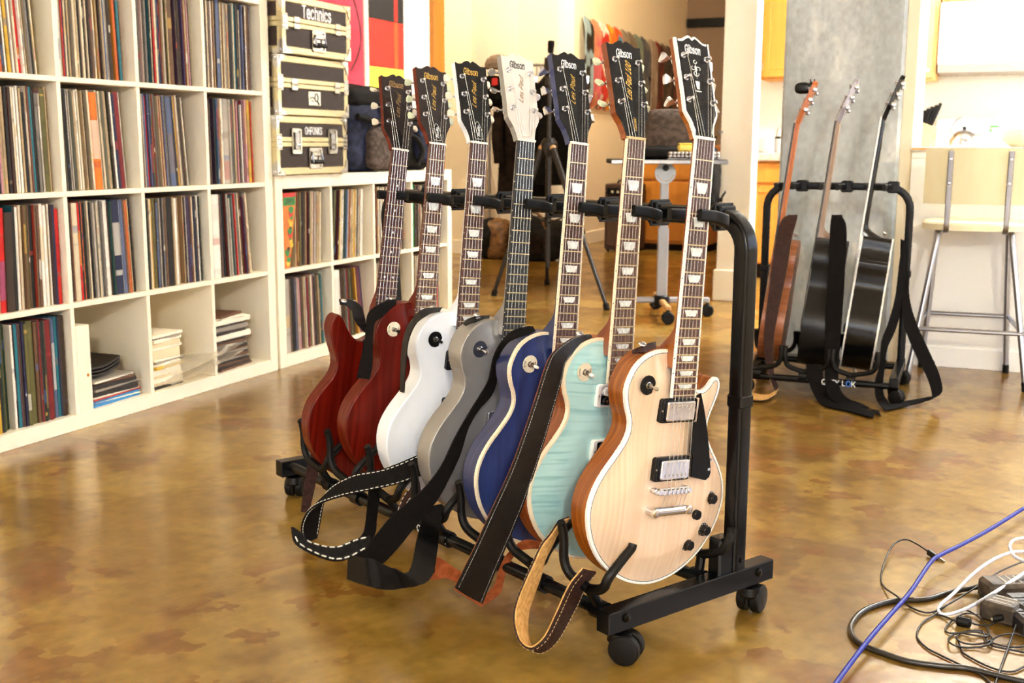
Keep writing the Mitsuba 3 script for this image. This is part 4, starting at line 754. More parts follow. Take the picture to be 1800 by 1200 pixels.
def acoustic(label, l, lean, deep, outline, side, top, neck, fbm_, bind, head, back=None, scale=.92, zb=.088, z0=0.0):
    n = np.array([-.1, .995, 0]); n = n*math.cos(lean)+np.array([0, 0, 1])*math.sin(lean); x = np.array([-.995, -.1, 0]); y = np.cross(n, x)
    if y[2] < 0: y = -y; x = -x
    side_tilt = math.radians(-6); y2 = y*math.cos(side_tilt)+x*math.sin(side_tilt); x2 = np.cross(y2, n)
    M = aff(QO+QL*l+QN*-.20+np.array([0, 0, zb]), x2, y2, n); g = thing('acoustic_guitar', label, 'guitar')
    out = spline(np.array(outline)*scale, 130, True)
    if np.cross(out, np.roll(out, -1, 0)).sum() < 0: out = out[::-1]
    A = lambda name, m, mt, smooth=False, uv=True, **kw: add(kw.pop('parent', g), name, m, mt, smooth=smooth, M=M, uv=m.vertices[:, :2].copy() if uv else None, **kw)
    hd = deep/2; b = loft([z3(out, -hd), z3(out, hd)]); b.vertices = b.vertices
    m = join(b); A('sides', m, side, True); A('soundboard', join(cap_mesh(z3(out, hd))), top); A('back', cap_mesh(z3(out, -hd), True), back or side)
    if bind:
        for z, s in ((hd, 1), (-hd, -1)):
            o2 = inset(out, -.001); bb = join(loft([z3(o2, z-s*.006), z3(o2, z+s*.0006), z3(inset(out, .004), z+s*.0008)])); bb = bb if s > 0 else (bb.invert() or bb); A('binding', bb, bind, 40, False)
    L0, NUTA = .505*scale, .505*scale+.44
    fz = hd+.006
    A('fretboard', rb(-.026, .026, .38*scale, NUTA, hd+.0005, fz, .001), fbm_)
    if bind and fbm_ != 'rosewood': A('fretboard_binding', join(rb(-.0275, -.0258, .38*scale, NUTA, hd, fz+.0003, .0004), rb(.0258, .0275, .38*scale, NUTA, hd, fz+.0003, .0004)), bind, uv=False)
    for k in range(1, 15): A('fret', rbox(.052, .0024, .0013, (0, NUTA-.65*(1-2**(-k/12)), fz+.0005), .0005), 'fret_metal', uv=False)
    loops = []
    for yy in np.r_[np.linspace(L0-.005, L0+.05, 7), np.linspace(L0+.07, NUTA, 8)]:
        t = np.clip((L0+.045-yy)/.045, 0, 1); d = .017+(hd*1.5-.017)*t*t; a = np.linspace(0, np.pi, 13)
        loops.append(np.column_stack([.025*np.cos(a), np.full(13, yy), hd+.001-d*np.sin(a)]))
    A('neck', loft(loops, False), neck, True)
    th = math.radians(15); HM = M@aff((0, NUTA, hd+.001), (1, 0, 0), (0, math.cos(th), -math.sin(th)), (0, math.sin(th), math.cos(th)))
    H_ = lambda name, m, mt, smooth=False, **kw: add(kw.pop('parent', g), name, m, mt, smooth=smooth, M=HM, **kw)
    H_('headstock', prism([(-.022, -.004), (.022, -.004), (.030, .03), (.036, .05), (.037, .15), (.030, .165), (0, .172), (-.030, .165), (-.037, .15), (-.036, .05), (-.030, .03)], -.016, 0, .002), head, uv=None)
    for s in (-1, 1):
        for yy in (.055, .095, .135):
            t = H_('tuning_machine', join(cyl((s*.025, yy, 0), (s*.025, yy, .010), .0035, 10), lathe([(0, 0), (.006, 0), (.006, .002), (0, .0024)], 12, (s*.025, yy, 0)), rbox(.012, .016, .009, (s*.028, yy, -.020), .002), cyl((s*.032, yy, -.020), (s*.045, yy, -.020), .0024, 8)), 'chrome', 30)
            H_('button', lathe([(0, 0), (.004, .001), (.0085, .006), (.0085, .010), (.005, .013), (0, .0135)], 14, (s*.043, yy, -.020), (s, 0, 0)), 'chrome', 30, parent=t)
    A('nut', rbox(.044, .005, .009, (0, NUTA+.002, fz-.002), .001), 'bone', uv=False)
    A('bridge', join(rb(-.075, .075, .135*scale, .135*scale+.028, hd, hd+.008, .003)), 'ebony', uv=False)
    for i in range(6):
        xs = -.0175+.007*i; A('string', tube([(xs*1.5, .15*scale, hd+.010), (xs, NUTA, fz+.002), (xs*1.4, NUTA+.09, hd-.016)], .0005, 5), 'string_metal', uv=False)
    A('strap_button', lathe([(0, 0), (.004, 0), (.004, .006), (.009, .008), (.009, .012), (0, .014)], 16, (0, .0, 0), (0, -1, 0)), 'chrome', 30, uv=False)
    A('strap_button', lathe([(0, 0), (.004, 0), (.004, .006), (.009, .008), (.009, .012), (0, .014)], 16, (.02, L0+.012, -.02), (.4, 1, -.4)), 'chrome', 30, uv=False)
    return g, M
acoustic('slim brown acoustic guitar leftmost on the small rack, clip-on tuner on its headstock', .068, math.radians(6), .085, ACB, 'acoustic_brown', 'spruce', 'neck_orange', 'ebony', None, 'neck_orange', zb=.103)
acoustic('satin black acoustic guitar in the middle of the small rack', .232, math.radians(6), .115, ACB, 'acoustic_satin', 'acoustic_satin', 'neck_tan', 'ebony', None, 'head_silver', zb=.088, scale=.96)
acoustic('glossy black cutaway acoustic guitar with white binding, rightmost on the small rack', .388, math.radians(6.3), .115, ACUT, 'acoustic_black', 'acoustic_black', 'acoustic_black', 'ebony', 'binding_white', 'acoustic_black', zb=.088, scale=.98)

tn_ = thing('clip_on_tuner', 'black clip-on tuner on the headstock of the brown acoustic guitar', 'tuner'); p0 = at_d(1411, 155, 4.40); add(tn_, 'display', blob_(p0, QL, (.030, .014, .022)), 'black_plastic', True); q0 = at_d(1428, 146, 4.40); add(tn_, 'clip', join(cyl(p0, q0, .006, 8), *[sweep([q0+QL*a, q0+QL*a*1.4+np.array([0, 0, .014])], rrect(.010, .004, .001), up=QN) for a in (-.006, .006)]), 'black_plastic')
# straps of the acoustic guitars
def on_N(u, v, w):
    d = ray(u, v); p = QO+QN*w; q = EYE+((p-EYE)@QN)/(d@QN)*d; return q if q[2] > .008 else at_z(u, v, .008)
_pe = px_edge
def px_edge(pts): return np.array([on_N(*p[:3]) for p in pts])
strap('brown leather strap hanging over the slim brown acoustic guitar', [(1385, 378, -.235), (1373, 388, -.27), (1364, 420, -.32), (1357, 470, -.35), (1349, 530, -.37), (1343, 590, -.385), (1346, 640, -.39), (1356, 672, -.40), (1362, 690, -.41), (1350, 702, -.42), (1330, 704, -.42), (1313, 700, -.42)],
      [(1402, 378, -.235), (1400, 390, -.27), (1392, 420, -.32), (1384, 470, -.35), (1372, 530, -.37), (1361, 590, -.385), (1360, 640, -.39), (1363, 668, -.385), (1368, 680, -.385), (1353, 694, -.38), (1332, 694, -.36), (1314, 690, -.36)], 'strap_brown', 'suede_tan', th=.005)
strap('wide black strap down the back of the satin black acoustic guitar', [(1462, 378, -.24), (1459, 400, -.28), (1457, 450, -.34), (1453, 520, -.37), (1450, 590, -.38), (1449, 650, -.40), (1453, 688, -.42), (1470, 708, -.43), (1510, 714, -.44), (1545, 722, -.44)],
      [(1480, 378, -.24), (1488, 400, -.28), (1487, 450, -.34), (1483, 520, -.37), (1478, 590, -.38), (1474, 650, -.395), (1476, 680, -.405), (1490, 700, -.41), (1520, 712, -.42), (1548, 731, -.42)], 'strap_web')
k8 = 'guitar_strap_012'
strap_part(k8, [(1416, 640, -.40), (1420, 665, -.41), (1430, 692, -.42), (1448, 712, -.43), (1490, 722, -.44), (1535, 734, -.45)], [(1446, 640, -.40), (1448, 665, -.40), (1455, 688, -.40), (1468, 700, -.405), (1500, 710, -.41), (1538, 724, -.41)], 'strap_web', part='lower_loop')
strap('broad black strap of the cutaway acoustic guitar looping out to the right on the floor', [(1583, 420, -.20), (1582, 470, -.24), (1584, 530, -.30), (1592, 580, -.33), (1610, 625, -.35), (1630, 665, -.36), (1638, 698, -.36), (1620, 707, -.40), (1590, 714, -.42), (1558, 721, -.44)],
      [(1592, 424, -.20), (1595, 470, -.24), (1600, 530, -.29), (1614, 575, -.31), (1634, 618, -.33), (1652, 660, -.34), (1655, 690, -.34), (1630, 698, -.37), (1592, 705, -.38), (1560, 712, -.40)], 'strap_web')
k9 = 'guitar_strap_013'
strap_part(k9, [(1586, 425, -.22), (1580, 470, -.26), (1574, 520, -.31), (1562, 565, -.34), (1549, 600, -.36), (1546, 640, -.38), (1538, 670, -.39), (1540, 700, -.41), (1556, 722, -.43)], [(1593, 425, -.21), (1592, 480, -.25), (1585, 540, -.30), (1574, 580, -.33), (1560, 612, -.36), (1556, 645, -.38), (1552, 675, -.38), (1556, 698, -.40), (1572, 716, -.42)], 'strap_web', part='inner_band')
px_edge = _pe

# ------------------------------------------------------------------ things in the open cells of the tall shelf
x0, x1 = cellx(2)
k = single('white_panel_box', rb(x0+.001, x0+.062, .004, .34, E_, E_+.285, .002), 'shelf_white', 'white board standing upright at the left of an open bottom cell', 'board'); add(k, 'hole', cyl((x0+.045, .0035, .17), (x0+.045, .006, .17), .006, 12), 'brown_dark' if False else 'oak', label='small brown hole')
mat('paper_white', '#efe4cc', .7); mat('paper_cream', '#dcc9a2', .7); mat('paper_grey', '#8e8578', .7); mat('paper_dark', '#1a1513', .5); mat('paper_brown', '#5a3a26', .6); mat('paper_blue', '#2f7fb8', .5); mat('paper_red', '#a8342a', .5); mat('paper_yellow', '#d8b23c', .6)
mat('clear_plastic', '#f2ead6', .12, spec=.6, spec_trans=.75, two=False, eta=1.2) if False else None
scene['material_clear_plastic'] = {'type': 'blendbsdf', 'weight': .3, 'a': {'type': 'thindielectric', 'int_ior': 1.4}, 'b': {'type': 'twosided', 'bsdf': {'type': 'roughplastic', 'diffuse_reflectance': {'type': 'rgb', 'value': [.8, .74, .6]}, 'alpha': .15}}}
def pile(xc, yc, z, items, label, group, w=.22, d=.28):
    for i, (m, t, dx, dw, a) in enumerate(items):
        ms = moved(rb(-(w+dw)/2, (w+dw)/2, -d/2, d/2, 0, t-.0004, .0012), rotz(math.radians(a), (xc+dx, yc, z))); single('magazine', ms, m, label.format(ORD[i], m.replace('paper_', '')), 'magazine', group); z += t
    return z
x0, x1 = cellx(2); L_ = '{1} magazine, {0} from bottom, stack beside the white board'
pile(x0+.185, .165, E_, [('paper_blue', .010, 0, .02, 3), ('paper_white', .004, .004, .02, -2), ('paper_blue', .007, .003, .01, 1), ('paper_red', .006, .006, .02, 4), ('paper_white', .005, .002, .01, 2), ('paper_dark', .018, .004, .0, -3), ('paper_grey', .008, .008, .015, 5), ('paper_dark', .014, -.004, 0, 1), ('paper_brown', .007, 0, -.02, -4), ('paper_white', .006, -.01, -.01, 6), ('paper_grey', .004, -.01, -.01, 3)], L_, 'magazines beside the white board')
def curl(x0, x1, z0, z1, bend):
    a = np.array([(x, .03, z0+(z1-z0)*((x-x0)/(x1-x0))+bend*math.sin(math.pi*(x-x0)/(x1-x0))) for x in np.linspace(x0, x1, 10)])
    return join(*[sweep(a+np.array([0, .14, i*.012]), rrect(.26, .007, .002), up=(0, 1, 0)) for i in range(3)])
single('magazine_bundle', curl(x0+.085, x0+.235, E_+.105, E_+.125, -.012), 'paper_dark', 'curled dark magazines lying on the stack beside the white board', 'magazines')
x0, x1 = cellx(1); L_ = '{1} paper stack, {0} from bottom, middle open cell'
pile(x0+.10, .17, E_, [('paper_dark', .010, 0, 0, 2), ('paper_cream', .012, .0, .01, -3), ('paper_white', .016, .0, -.01, 2), ('paper_cream', .010, .006, 0, -5), ('paper_white', .022, -.004, -.01, 1), ('paper_yellow', .010, .006, .0, 7), ('paper_white', .012, 0, -.01, -2), ('paper_grey', .006, .006, .01, 8), ('paper_white', .008, 0, -.02, 3), ('paper_cream', .034, -.004, -.01, 0), ('paper_white', .010, .002, .0, 2), ('paper_cream', .016, .002, -.006, -4), ('paper_white', .012, .004, -.008, 5), ('paper_grey', .006, 0, .0, -6), ('paper_white', .010, .004, .01, 4)], L_, 'papers in the middle open cell', w=.17)
bag = []
for i in range(2):
    n = 16; gx, gy = np.meshgrid(np.linspace(0, 1, n), np.linspace(0, 1, n)); zz = .012+.028*(1-np.abs(2*gy-1)**3)*(.4+.6*np.sin(gx*4+i))**2*(1 if i else .3)+.02*gx*gx; bag.append(tm(np.column_stack([(x0+.06+gx*.34+.05*gy).ravel(), (-.03-.06*gx+gy*.26).ravel(), (E_+.004+zz*1.3+.05*gx*(1-gy)+i*.03).ravel()]), [t for r in range(n-1) for c in range(n-1) for t in ([r*n+c, r*n+c+1, (r+1)*n+c+1], [r*n+c, (r+1)*n+c+1, (r+1)*n+c])]))
single('plastic_sleeve', join(bag), 'clear_plastic', 'clear plastic sleeves spilling out of an open bottom cell', 'plastic sleeve', smooth=True)
x0, x1 = cellx(0); L_ = '{1} paper item, {0} from bottom, rightmost open cell'
zz = pile(x0+.12, .17, E_, [('paper_brown', .009, .02, .03, 6), ('paper_dark', .010, .012, .02, 2)]+[(('paper_brown', 'paper_dark', 'paper_grey')[i % 3], .009, .008-.002*i, .02, (-1)**i*2) for i in range(11)]+[('paper_white', .022, .02, .02, 0), ('paper_dark', .012, .0, .0, 3), ('paper_grey', .018, .01, .01, -2), ('paper_dark', .008, 0, -.01, 2), ('paper_white', .020, .02, .02, 1), ('paper_white', .008, .012, .0, -6), ('paper_brown', .010, -.01, -.03, 10)], L_, 'papers in the rightmost open cell', w=.2)
# a bright comic sleeve leaning in the low shelf
cm = thing('comic_sleeve', 'green and yellow illustrated record sleeve leaning in the low shelf', 'record'); mat('print_green', '#2c7a3c', .5); mat('print_yellow', '#e0b23a', .5); mat('print_orange', '#c9702c', .5); mat('print_red', '#c02a2a', .5)
CM = aff((B0+.058, .012, .409), (.962, .06, 0), (-.0, 0, 1), (.06, -.962, 0)); CM[:3, 1] = (.1, .02, .98)
def cput(n, m, mt, **kw): add(cm, n, m, mt, M=CM, **kw)
def shear(m): return m
cput('cover', prism([(0, 0), (.055, 0), (.098, .315), (-.012, .315)], -.004, 0), 'print_orange')
cput('title_band', prism([(-.008, .262), (.088, .262), (.094, .297), (-.010, .297)], 0, .0006), 'print_green'); cput('top_band', prism([(-.010, .297), (.094, .297), (.097, .315), (-.012, .315)], 0, .0006), 'print_red')
tx = text('JOHT I', .020, .0004, True, width=.072).apply_translation((.042, .279, .0006)); cput('lettering', tx, 'print_yellow' if False else 'black_print')
rr = random.Random(3)
for i in range(16):
    y = .02+i*.0148; xc = .03+.035*rr.random(); r = .006+.010*rr.random(); cput('print_patch', prism([(xc+r*1.3*math.cos(a)*(1+.2*math.sin(3*a)), y+r*math.sin(a)) for a in np.linspace(0, 2*math.pi, 12, endpoint=False)], 0, .0005+.00004*i), ['print_yellow', 'print_green', 'print_red', 'print_green', 'black_print', 'print_yellow'][i % 6])

# ------------------------------------------------------------------ flight cases
def flight_case(label, x0, x1, y0, y1, z0, z1, yaw=0.0, deco=(), split=.52):
    c = thing('flight_case', label, 'flight case'); cx, cy = (x0+x1)/2, (y0+y1)/2; R = rotz(math.radians(yaw)); R[:3, 3] = (cx, cy, z0); w, d, h = (x1-x0)/2, (y1-y0)/2, z1-z0
    P = lambda n, m, mt, smooth=False, parent=None, **kw: add(parent or c, n, m, mt, smooth=smooth, M=R, **kw)
    P('body', box(-w+.003, w-.003, -d+.003, d-.003, .003, h-.003), 'case_laminate'); e = .028
    for sx in (-1, 1):
        for sy in (-1, 1): P('edge_extrusion', rb(sx*w, sx*(w-e), sy*d, sy*(d-e), .004, h-.004, .003), 'alu')
    for z in (.0, h-.030):
        for sy in (-1, 1): P('edge_extrusion', rb(-w, w, sy*(d+.001), sy*(d-e), z, z+.030, .003), 'alu')
        for sx in (-1, 1): P('edge_extrusion', rb(sx*(w+.001), sx*(w-e), -d, d, z, z+.030, .003), 'alu')
    zs = h*split; P('lid_band', join(rb(-w-.0012, w+.0012, -d-.0022, -d+.02, zs+.0008, zs+.020, .002), rb(-w-.0022, -w+.02, -d, d, zs+.0008, zs+.020, .002)), 'alu'); P('lid_band', join(rb(-w-.0012, w+.0012, -d-.0022, -d+.02, zs-.020, zs-.0008, .002), rb(-w-.0022, -w+.02, -d, d, zs-.020, zs-.0008, .002)), 'alu')
    for sx in (-1, 1):
        for z, s in ((0, 1), (h, -1)):
            o = np.array([sx*(w-.011), -d+.011, z+s*.013]); b = P('ball_corner', trimesh.creation.icosphere(2, .0165).apply_translation(o), 'chrome', True)
            br = prism([(0, 0), (.058, 0), (.050, .014), (.026, .022), (.018, .040), (.012, .054), (0, .058)], 0, .002, .0006)
            br.apply_transform(aff((sx*(w+.0005), -d-.0015, z-s*.0005), (-sx, 0, 0), (0, 0, s), (0, -1, 0))); P('corner_plate', br, 'nickel', parent=b)
            P('rivet', join(*[lathe([(0, 0), (.003, 0), (.002, .0016), (0, .002)], 8, (sx*(w-a), -d-.0032, z+s*bb), (0, -1, 0)) for a, bb in ((.048, .006), (.008, .046), (.028, .014))]), 'chrome', 30, parent=b)
            if sx < 0: bl = prism([(0, 0), (.058, 0), (.050, .014), (.026, .022), (.014, .050), (0, .058)], 0, .002, .0006); bl.apply_transform(aff((-w-.0015, -d-.0005, z-s*.0005), (0, 1, 0), (0, 0, s), (-1, 0, 0))); P('corner_plate', bl, 'nickel', parent=b)
        pl = P('edge_plate', rb(sx*(w+.0005), sx*(w-.036), -d-.0038, -d-.0005, zs-.032, zs+.032, .001), 'nickel')
        P('rivet', join(*[lathe([(0, 0), (.0034, 0), (.0024, .0018), (0, .0022)], 8, (sx*(w-a), -d-.0038, zs+bb), (0, -1, 0)) for a in (.010, .026) for bb in (-.025, -.009, .009, .025)]), 'chrome', 30, parent=pl)
    P('rivet', join(*[lathe([(0, 0), (.003, 0), (.002, .0016), (0, .002)], 8, (x, -d-.001, z), (0, -1, 0)) for x in (-w*.5, w*.02, w*.55) for z in (.008, h-.008)]), 'chrome', 30)
    def dish(n, x, z, pw, ph, kind):
        o = rrect(pw, ph, .010, 5); i = rrect(pw-.018, ph-.018, .007, 5)
        f = join(loft([z3(o, 0), z3(o, .0020), z3(inset(o, .0012), .0032), z3(i, .0028), z3(i, -.012)]), cap_mesh(z3(i, -.001))); k = P(n, f.apply_transform(aff((x, -d-.0022, z), (1, 0, 0), (0, 0, 1), (0, -1, 0))), 'nickel', 30)
        if kind == 'handle':
            P('grip', tube([(x-pw*.36, -d-.010, z+ph*.16), (x-pw*.37, -d-.016, z-ph*.18), (x+pw*.37, -d-.016, z-ph*.18), (x+pw*.36, -d-.010, z+ph*.16)], .0042, 8), 'steel', 30, parent=k); P('grip_sleeve', cyl((x-pw*.33, -d-.017, z-ph*.18), (x+pw*.33, -d-.017, z-ph*.18), .0085, 12), 'black_rubber', 30, parent=k)
            P('hinge_plate', rb(x-pw*.30, x+pw*.30, -d-.010, -d-.004, z+ph*.10, z+ph*.30, .002), 'nickel', parent=k)
        else:
            P('butterfly_key', lathe([(0, 0), (.013, 0), (.013, .003), (.008, .005), (0, .005)], 18, (x, -d-.004, z-ph*.12), (0, -1, 0)).apply_transform(aff((0, 0, 0), (1, 0, 0), (0, 1, 0), (0, 0, 1))), 'chrome', 30, parent=k); P('latch_plate', rb(x-pw*.22, x+pw*.22, -d-.009, -d-.004, z-ph*.32, z+ph*.34, .003), 'steel', parent=k); P('wing', rbox(.030, .004, .009, (x, -d-.013, z-ph*.12), .0018), 'chrome', parent=k)
    for kind, x, z, *r in deco:
        if kind == 'handle': dish('handle', x, z, .098, .088, 'handle')
        elif kind == 'latch': dish('latch', x, z, .070, .105, 'latch')
        elif kind == 'hinge':
            k = P('hinge', join(rb(x-.020, x+.020, -d-.0062, -d-.002, z+.002, z+.024, .001), rb(x-.020, x+.020, -d-.0062, -d-.002, z-.024, z-.002, .001), cyl((x-.022, -d-.008, z), (x+.022, -d-.008, z), .0038, 10)), 'nickel', 30)
        elif kind == 'text': P('lettering', text(r[0], r[1], .0008, True, width=r[2]).apply_transform(aff((x, -d+.0028, z), (1, 0, 0), (0, 0, 1), (0, -1, 0))), r[3])
        elif kind == 'plate':
            k = P('name_plate', rb(x-.046, x+.046, -d-.0005, -d+.004, z-.029, z+.029, .001), 'nickel')
            P('emblem', join(tube([(x+.012+.012*math.cos(a), -d-.0012, z+.004+.016*math.sin(a)) for a in np.linspace(0, 2*math.pi, 16)], .0016, 6), tube([(x+.018, -d-.0012, z-.010), (x+.030, -d-.0012, z-.024)], .0024, 6), tube([(x-.038, -d-.0012, z-.004), (x-.02, -d-.0012, z+.006), (x-.004, -d-.0012, z-.002)], .0012, 6), rb(x-.03, x-.006, -d-.0014, -d, z-.013, z-.010, .0004)), 'black_print', parent=k)
    return c
zc = HB+.002
flight_case('bottom black flight case with two butterfly latches, handle and graffiti style lettering', -.018+.02, .53, -.022, .36, zc, 1.028, 0, [('latch', -.125, .135), ('latch', .145, .135), ('text', .008, .178, 'GHFUNKS', .030, .128, 'white_print'), ('handle', .012, .066)], .56)
flight_case('middle black flight case with two hinges and a small name plate', .016, .541, -.026, .36, 1.030, 1.266, 0, [('hinge', -.15, .123), ('hinge', .17, .123), ('plate', .0, .072)], .54)
flight_case('topmost black flight case with handle, hinges and large pale lettering', .016, .52, -.055, .33, 1.268, 1.495, 0, [('hinge', -.155, .122), ('hinge', .15, .122), ('text', .0, .173, 'Technics', .052, .215, 'white_print'), ('handle', .002, .062)], .54)

# ------------------------------------------------------------------ bags on the low shelf
mat('nylon_black', 0, .8, spec=.25, tex=mottle('#080706', '#15110d', 40)); mat('nylon_blue', 0, .75, spec=.3, tex=mottle('#0b0f22', '#161d38', 40)); mat('nylon_grey', 0, .8, spec=.25, tex=mottle('#3a3029', '#554840', 50)); mat('buckle_tan', '#b98c58', .5); mat('cloth_brown', 0, .95, spec=.1, tex=mottle('#120b07', '#20150d', 25)); mat('cloth_black', 0, .95, spec=.1, tex=mottle('#070504', '#0f0b08', 30)); mat('cloth_red', '#b0302c', .9, spec=.1); mat('cap_grey', 0, .9, tex=mottle('#5d4c3e', '#75614f', 60)); mat('leather_brown', 0, .5, tex=mottle('#5d3d1f', '#80592f', 40))
def blob(c, s, p=2.6, amp=.02, f=9, seed=0, sub=4):
    m = trimesh.creation.icosphere(sub, 1.0); v = m.vertices; q = np.sign(v)*np.abs(v)**(2/p); q /= np.maximum(np.abs(q)**p @ np.ones(3), 1e-9)[:, None]**(1/p); q = q*np.array(s)/2
    n = meshkit.fbm(q*f+seed*7.3+20, 3, seed)-.5; m.vertices = q*(1+0*n[:, None])+m.vertex_normals*(n*amp*2)[:, None]+np.array(c); return m
b1 = thing('camera_bag', 'dark blue and black camera bag with a tan buckle beside the flight cases', 'bag')
add(b1, 'body', blob((.83, .16, .962), (.42, .30, .345), 4.5, .018, 9, 1), 'nylon_blue', True); add(b1, 'lid', blob((.81, .15, 1.125), (.40, .31, .11), 3.5, .016, 10, 2), 'nylon_black', True); add(b1, 'front_pocket', blob((.88, .005, .90), (.26, .07, .20), 3.5, .014, 10, 3), 'nylon_grey', True)
add(b1, 'strap', tube(spline([(.66, .0, 1.04), (.80, -.03, 1.02), (.97, -.02, 1.035), (1.04, .03, 1.05)], 20), .014, 8), 'nylon_black', True); add(b1, 'buckle', join(rbox(.05, .012, .055, (.905, -.015, 1.095), .004), rbox(.03, .014, .075, (.905, -.016, 1.095), .004)), 'buckle_tan'); add(b1, 'flap_strap', rbox(.036, .010, .10, (.905, -.012, 1.13), .003), 'nylon_black')
b2_ = thing('camera_bag', 'black camera bag with blue panels at the right end of the low shelf', 'bag')
add(b2_, 'body', blob((1.27, .17, .935), (.46, .30, .29), 4.2, .02, 9, 4), 'nylon_black', True); add(b2_, 'lid', blob((1.27, .16, 1.06), (.44, .30, .08), 3, .02, 9, 5), 'nylon_grey', True); add(b2_, 'front_pocket', blob((1.33, .0, .92), (.24, .07, .19), 3.2, .016, 10, 6), 'nylon_blue', True); add(b2_, 'buckle', rbox(.06, .012, .065, (1.31, -.03, 1.02), .005), 'buckle_tan'); add(b2_, 'strap', tube(spline([(1.06, .02, .98), (1.15, -.03, .95), (1.2, -.04, .88), (1.17, -.03, .82)], 20), .013, 8), 'nylon_black', True)

# ------------------------------------------------------------------ wall panels
mat('art_pink', 0, .6, tex=mottle('#d8243e', '#e23a52', 5)); mat('art_red', '#dc2c1c', .6); mat('art_black', '#191310', .6); mat('art_yellow', '#f2df4a', .6); mat('art_orange', '#e8541e', .6); mat('art_maroon', '#5a1018', .6)
a1 = thing('wall_panel', 'pinkish red canvas with dark curved lines on the white wall', 'wall art')
add(a1, 'canvas', rb(.78, 1.372, .385, .404, 1.17, 2.0, .003), 'art_pink')
for ps in ([(1.00, 1.95), (1.10, 1.74), (1.20, 1.66), (1.24, 1.63)], [(1.16, 1.72), (1.24, 1.66), (1.30, 1.60), (1.345, 1.46), (1.31, 1.36), (1.24, 1.28)], [(1.10, 1.64), (1.19, 1.67), (1.25, 1.72), (1.36, 1.78)]): add(a1, 'painted_line', sweep([(x, .3846, z) for x, z in [tuple(p) for p in spline(ps, 18)]], rrect(.013, .002, .0006), up=(0, 0, 1)), 'art_maroon')
struct('trim_3', rb(1.374, 1.418, .38, .404, 1.1, 2.1, .003), 'wall_white', label='white strip between the two wall panels')
a2 = thing('wall_panel', 'black, red and yellow plaid canvas with an orange vertical stripe', 'wall art')
for nm, z0, z1, mt in (('black_block', 1.561, 2.1, 'art_black'), ('red_block', 1.318, 1.561, 'art_red'), ('yellow_block', 1.05, 1.318, 'art_yellow')): add(a2, nm, rb(1.424, 1.80, .388, .404, z0, z1, .001), mt)
add(a2, 'vertical_stripe', rb(1.695, 1.735, .3872, .389, 1.565, 2.1, .0003), 'art_red'); add(a2, 'vertical_stripe', rb(1.695, 1.735, .3872, .389, 1.318, 1.561, .0003), 'art_orange')
k = thing('light_switch', 'pale light switch plate on the wall beyond the door jamb', 'light switch'); add(k, 'plate', rb(4.922, 4.931, 1.72, 1.80, 1.02, 1.14, .002), 'cream_plastic'); add(k, 'rocker', rb(4.918, 4.923, 1.745, 1.775, 1.05, 1.11, .001), 'white_plastic')

# ------------------------------------------------------------------ garment rack with coats, hats, bags, tripod
gr = thing('garment_rack', 'thin metal garment rack hung with coats in front of the hallway wall', 'garment rack')
add(gr, 'rail', cyl((4.95, .55, 1.555), (4.95, 1.34, 1.555), .010, 10), 'steel', 30)
for y in (.57, 1.32): add(gr, 'post', cyl((4.95, y, 0), (4.95, y, 1.555), .011, 10), 'steel', 30); add(gr, 'foot', rb(4.78, 5.12, y-.012, y+.012, .0, .022, .003), 'steel')
def coat(label, y0, y1, zt, zb, mt, seed, th=.16):
    zs = np.linspace(0, 1, 22); loops = []; n = 40; a = np.arange(n)*2*np.pi/n
    for t in zs:
        w = (y1-y0)/2*(np.clip(t/.12, .12, 1)**.5)*(1+.10*t); d = th/2*(np.clip(t/.1, .3, 1))*(1+.25*t)
        f = 1+(.12+.10*t)*(meshkit.noise(np.column_stack([np.cos(a)*2.2+seed, np.sin(a)*2.2, np.full(n, t*1.2)]))-.5)*2+.05*np.sin(a*7+seed+t)
        loops.append(np.column_stack([4.93+d*f*np.sin(a), (y0+y1)/2+w*f*np.cos(a), np.full(n, zt+(zb-zt)*t)]))
    m = loft(loops); m = join(m, cap_mesh(loops[0]), cap_mesh(loops[-1], True)); m = m if m.volume > 0 else (m.invert() or m)
    k = thing('coat', label, 'coat'); add(k, 'cloth', m, mt, True); add(k, 'sleeve', tube(spline([(4.90, y1-.03, zt-.10), (4.84, y1+.01, zt-.4), (4.83, y1-.01, zt-.68)], 14), .055, 12, scale=np.linspace(1, .75, len(spline([(0, 0, 0), (0, 0, 1), (0, 0, 2)], 14)))), mt, True)
    add(k, 'hook', tube([(4.95, (y0+y1)/2, zt-.02), (4.95, (y0+y1)/2, 1.53), (4.937, (y0+y1)/2, 1.568), (4.955, (y0+y1)/2, 1.572)], .004, 6), 'steel', True)
coat('brown coat hanging at the left of the garment rack', .93, 1.19, 1.45, .42, 'cloth_brown', 3); coat('long black coat hanging at the right of the garment rack', .62, .88, 1.50, .60, 'cloth_black', 8, .2); coat('dark jacket hanging in the middle of the garment rack', .82, .98, 1.40, .50, 'cloth_black', 15)
def cap(label, c, r, m, brim):
    k = thing('hat', label, 'hat'); o = trimesh.creation.icosphere(3, 1.0); o.vertices = o.vertices*np.array([r, r*1.05, r*.78])+np.array(c); o.vertices[:, 2] = np.maximum(o.vertices[:, 2], c[2]-r*.3); add(k, 'crown', o, m, True)
    add(k, 'brim', prism([(c[0]+brim*math.cos(a)-.06, c[1]+brim*.9*math.sin(a)) for a in np.linspace(0, 2*math.pi, 20, endpoint=False)], c[2]-r*.34, c[2]-r*.26, .002), m)
cap('grey brown felt hat on top of the garment rack', (4.90, 1.22, 1.565), .105, 'cap_grey', .13); cap('black cap hanging below the felt hat', (4.85, 1.30, 1.33), .12, 'cloth_black', .12)
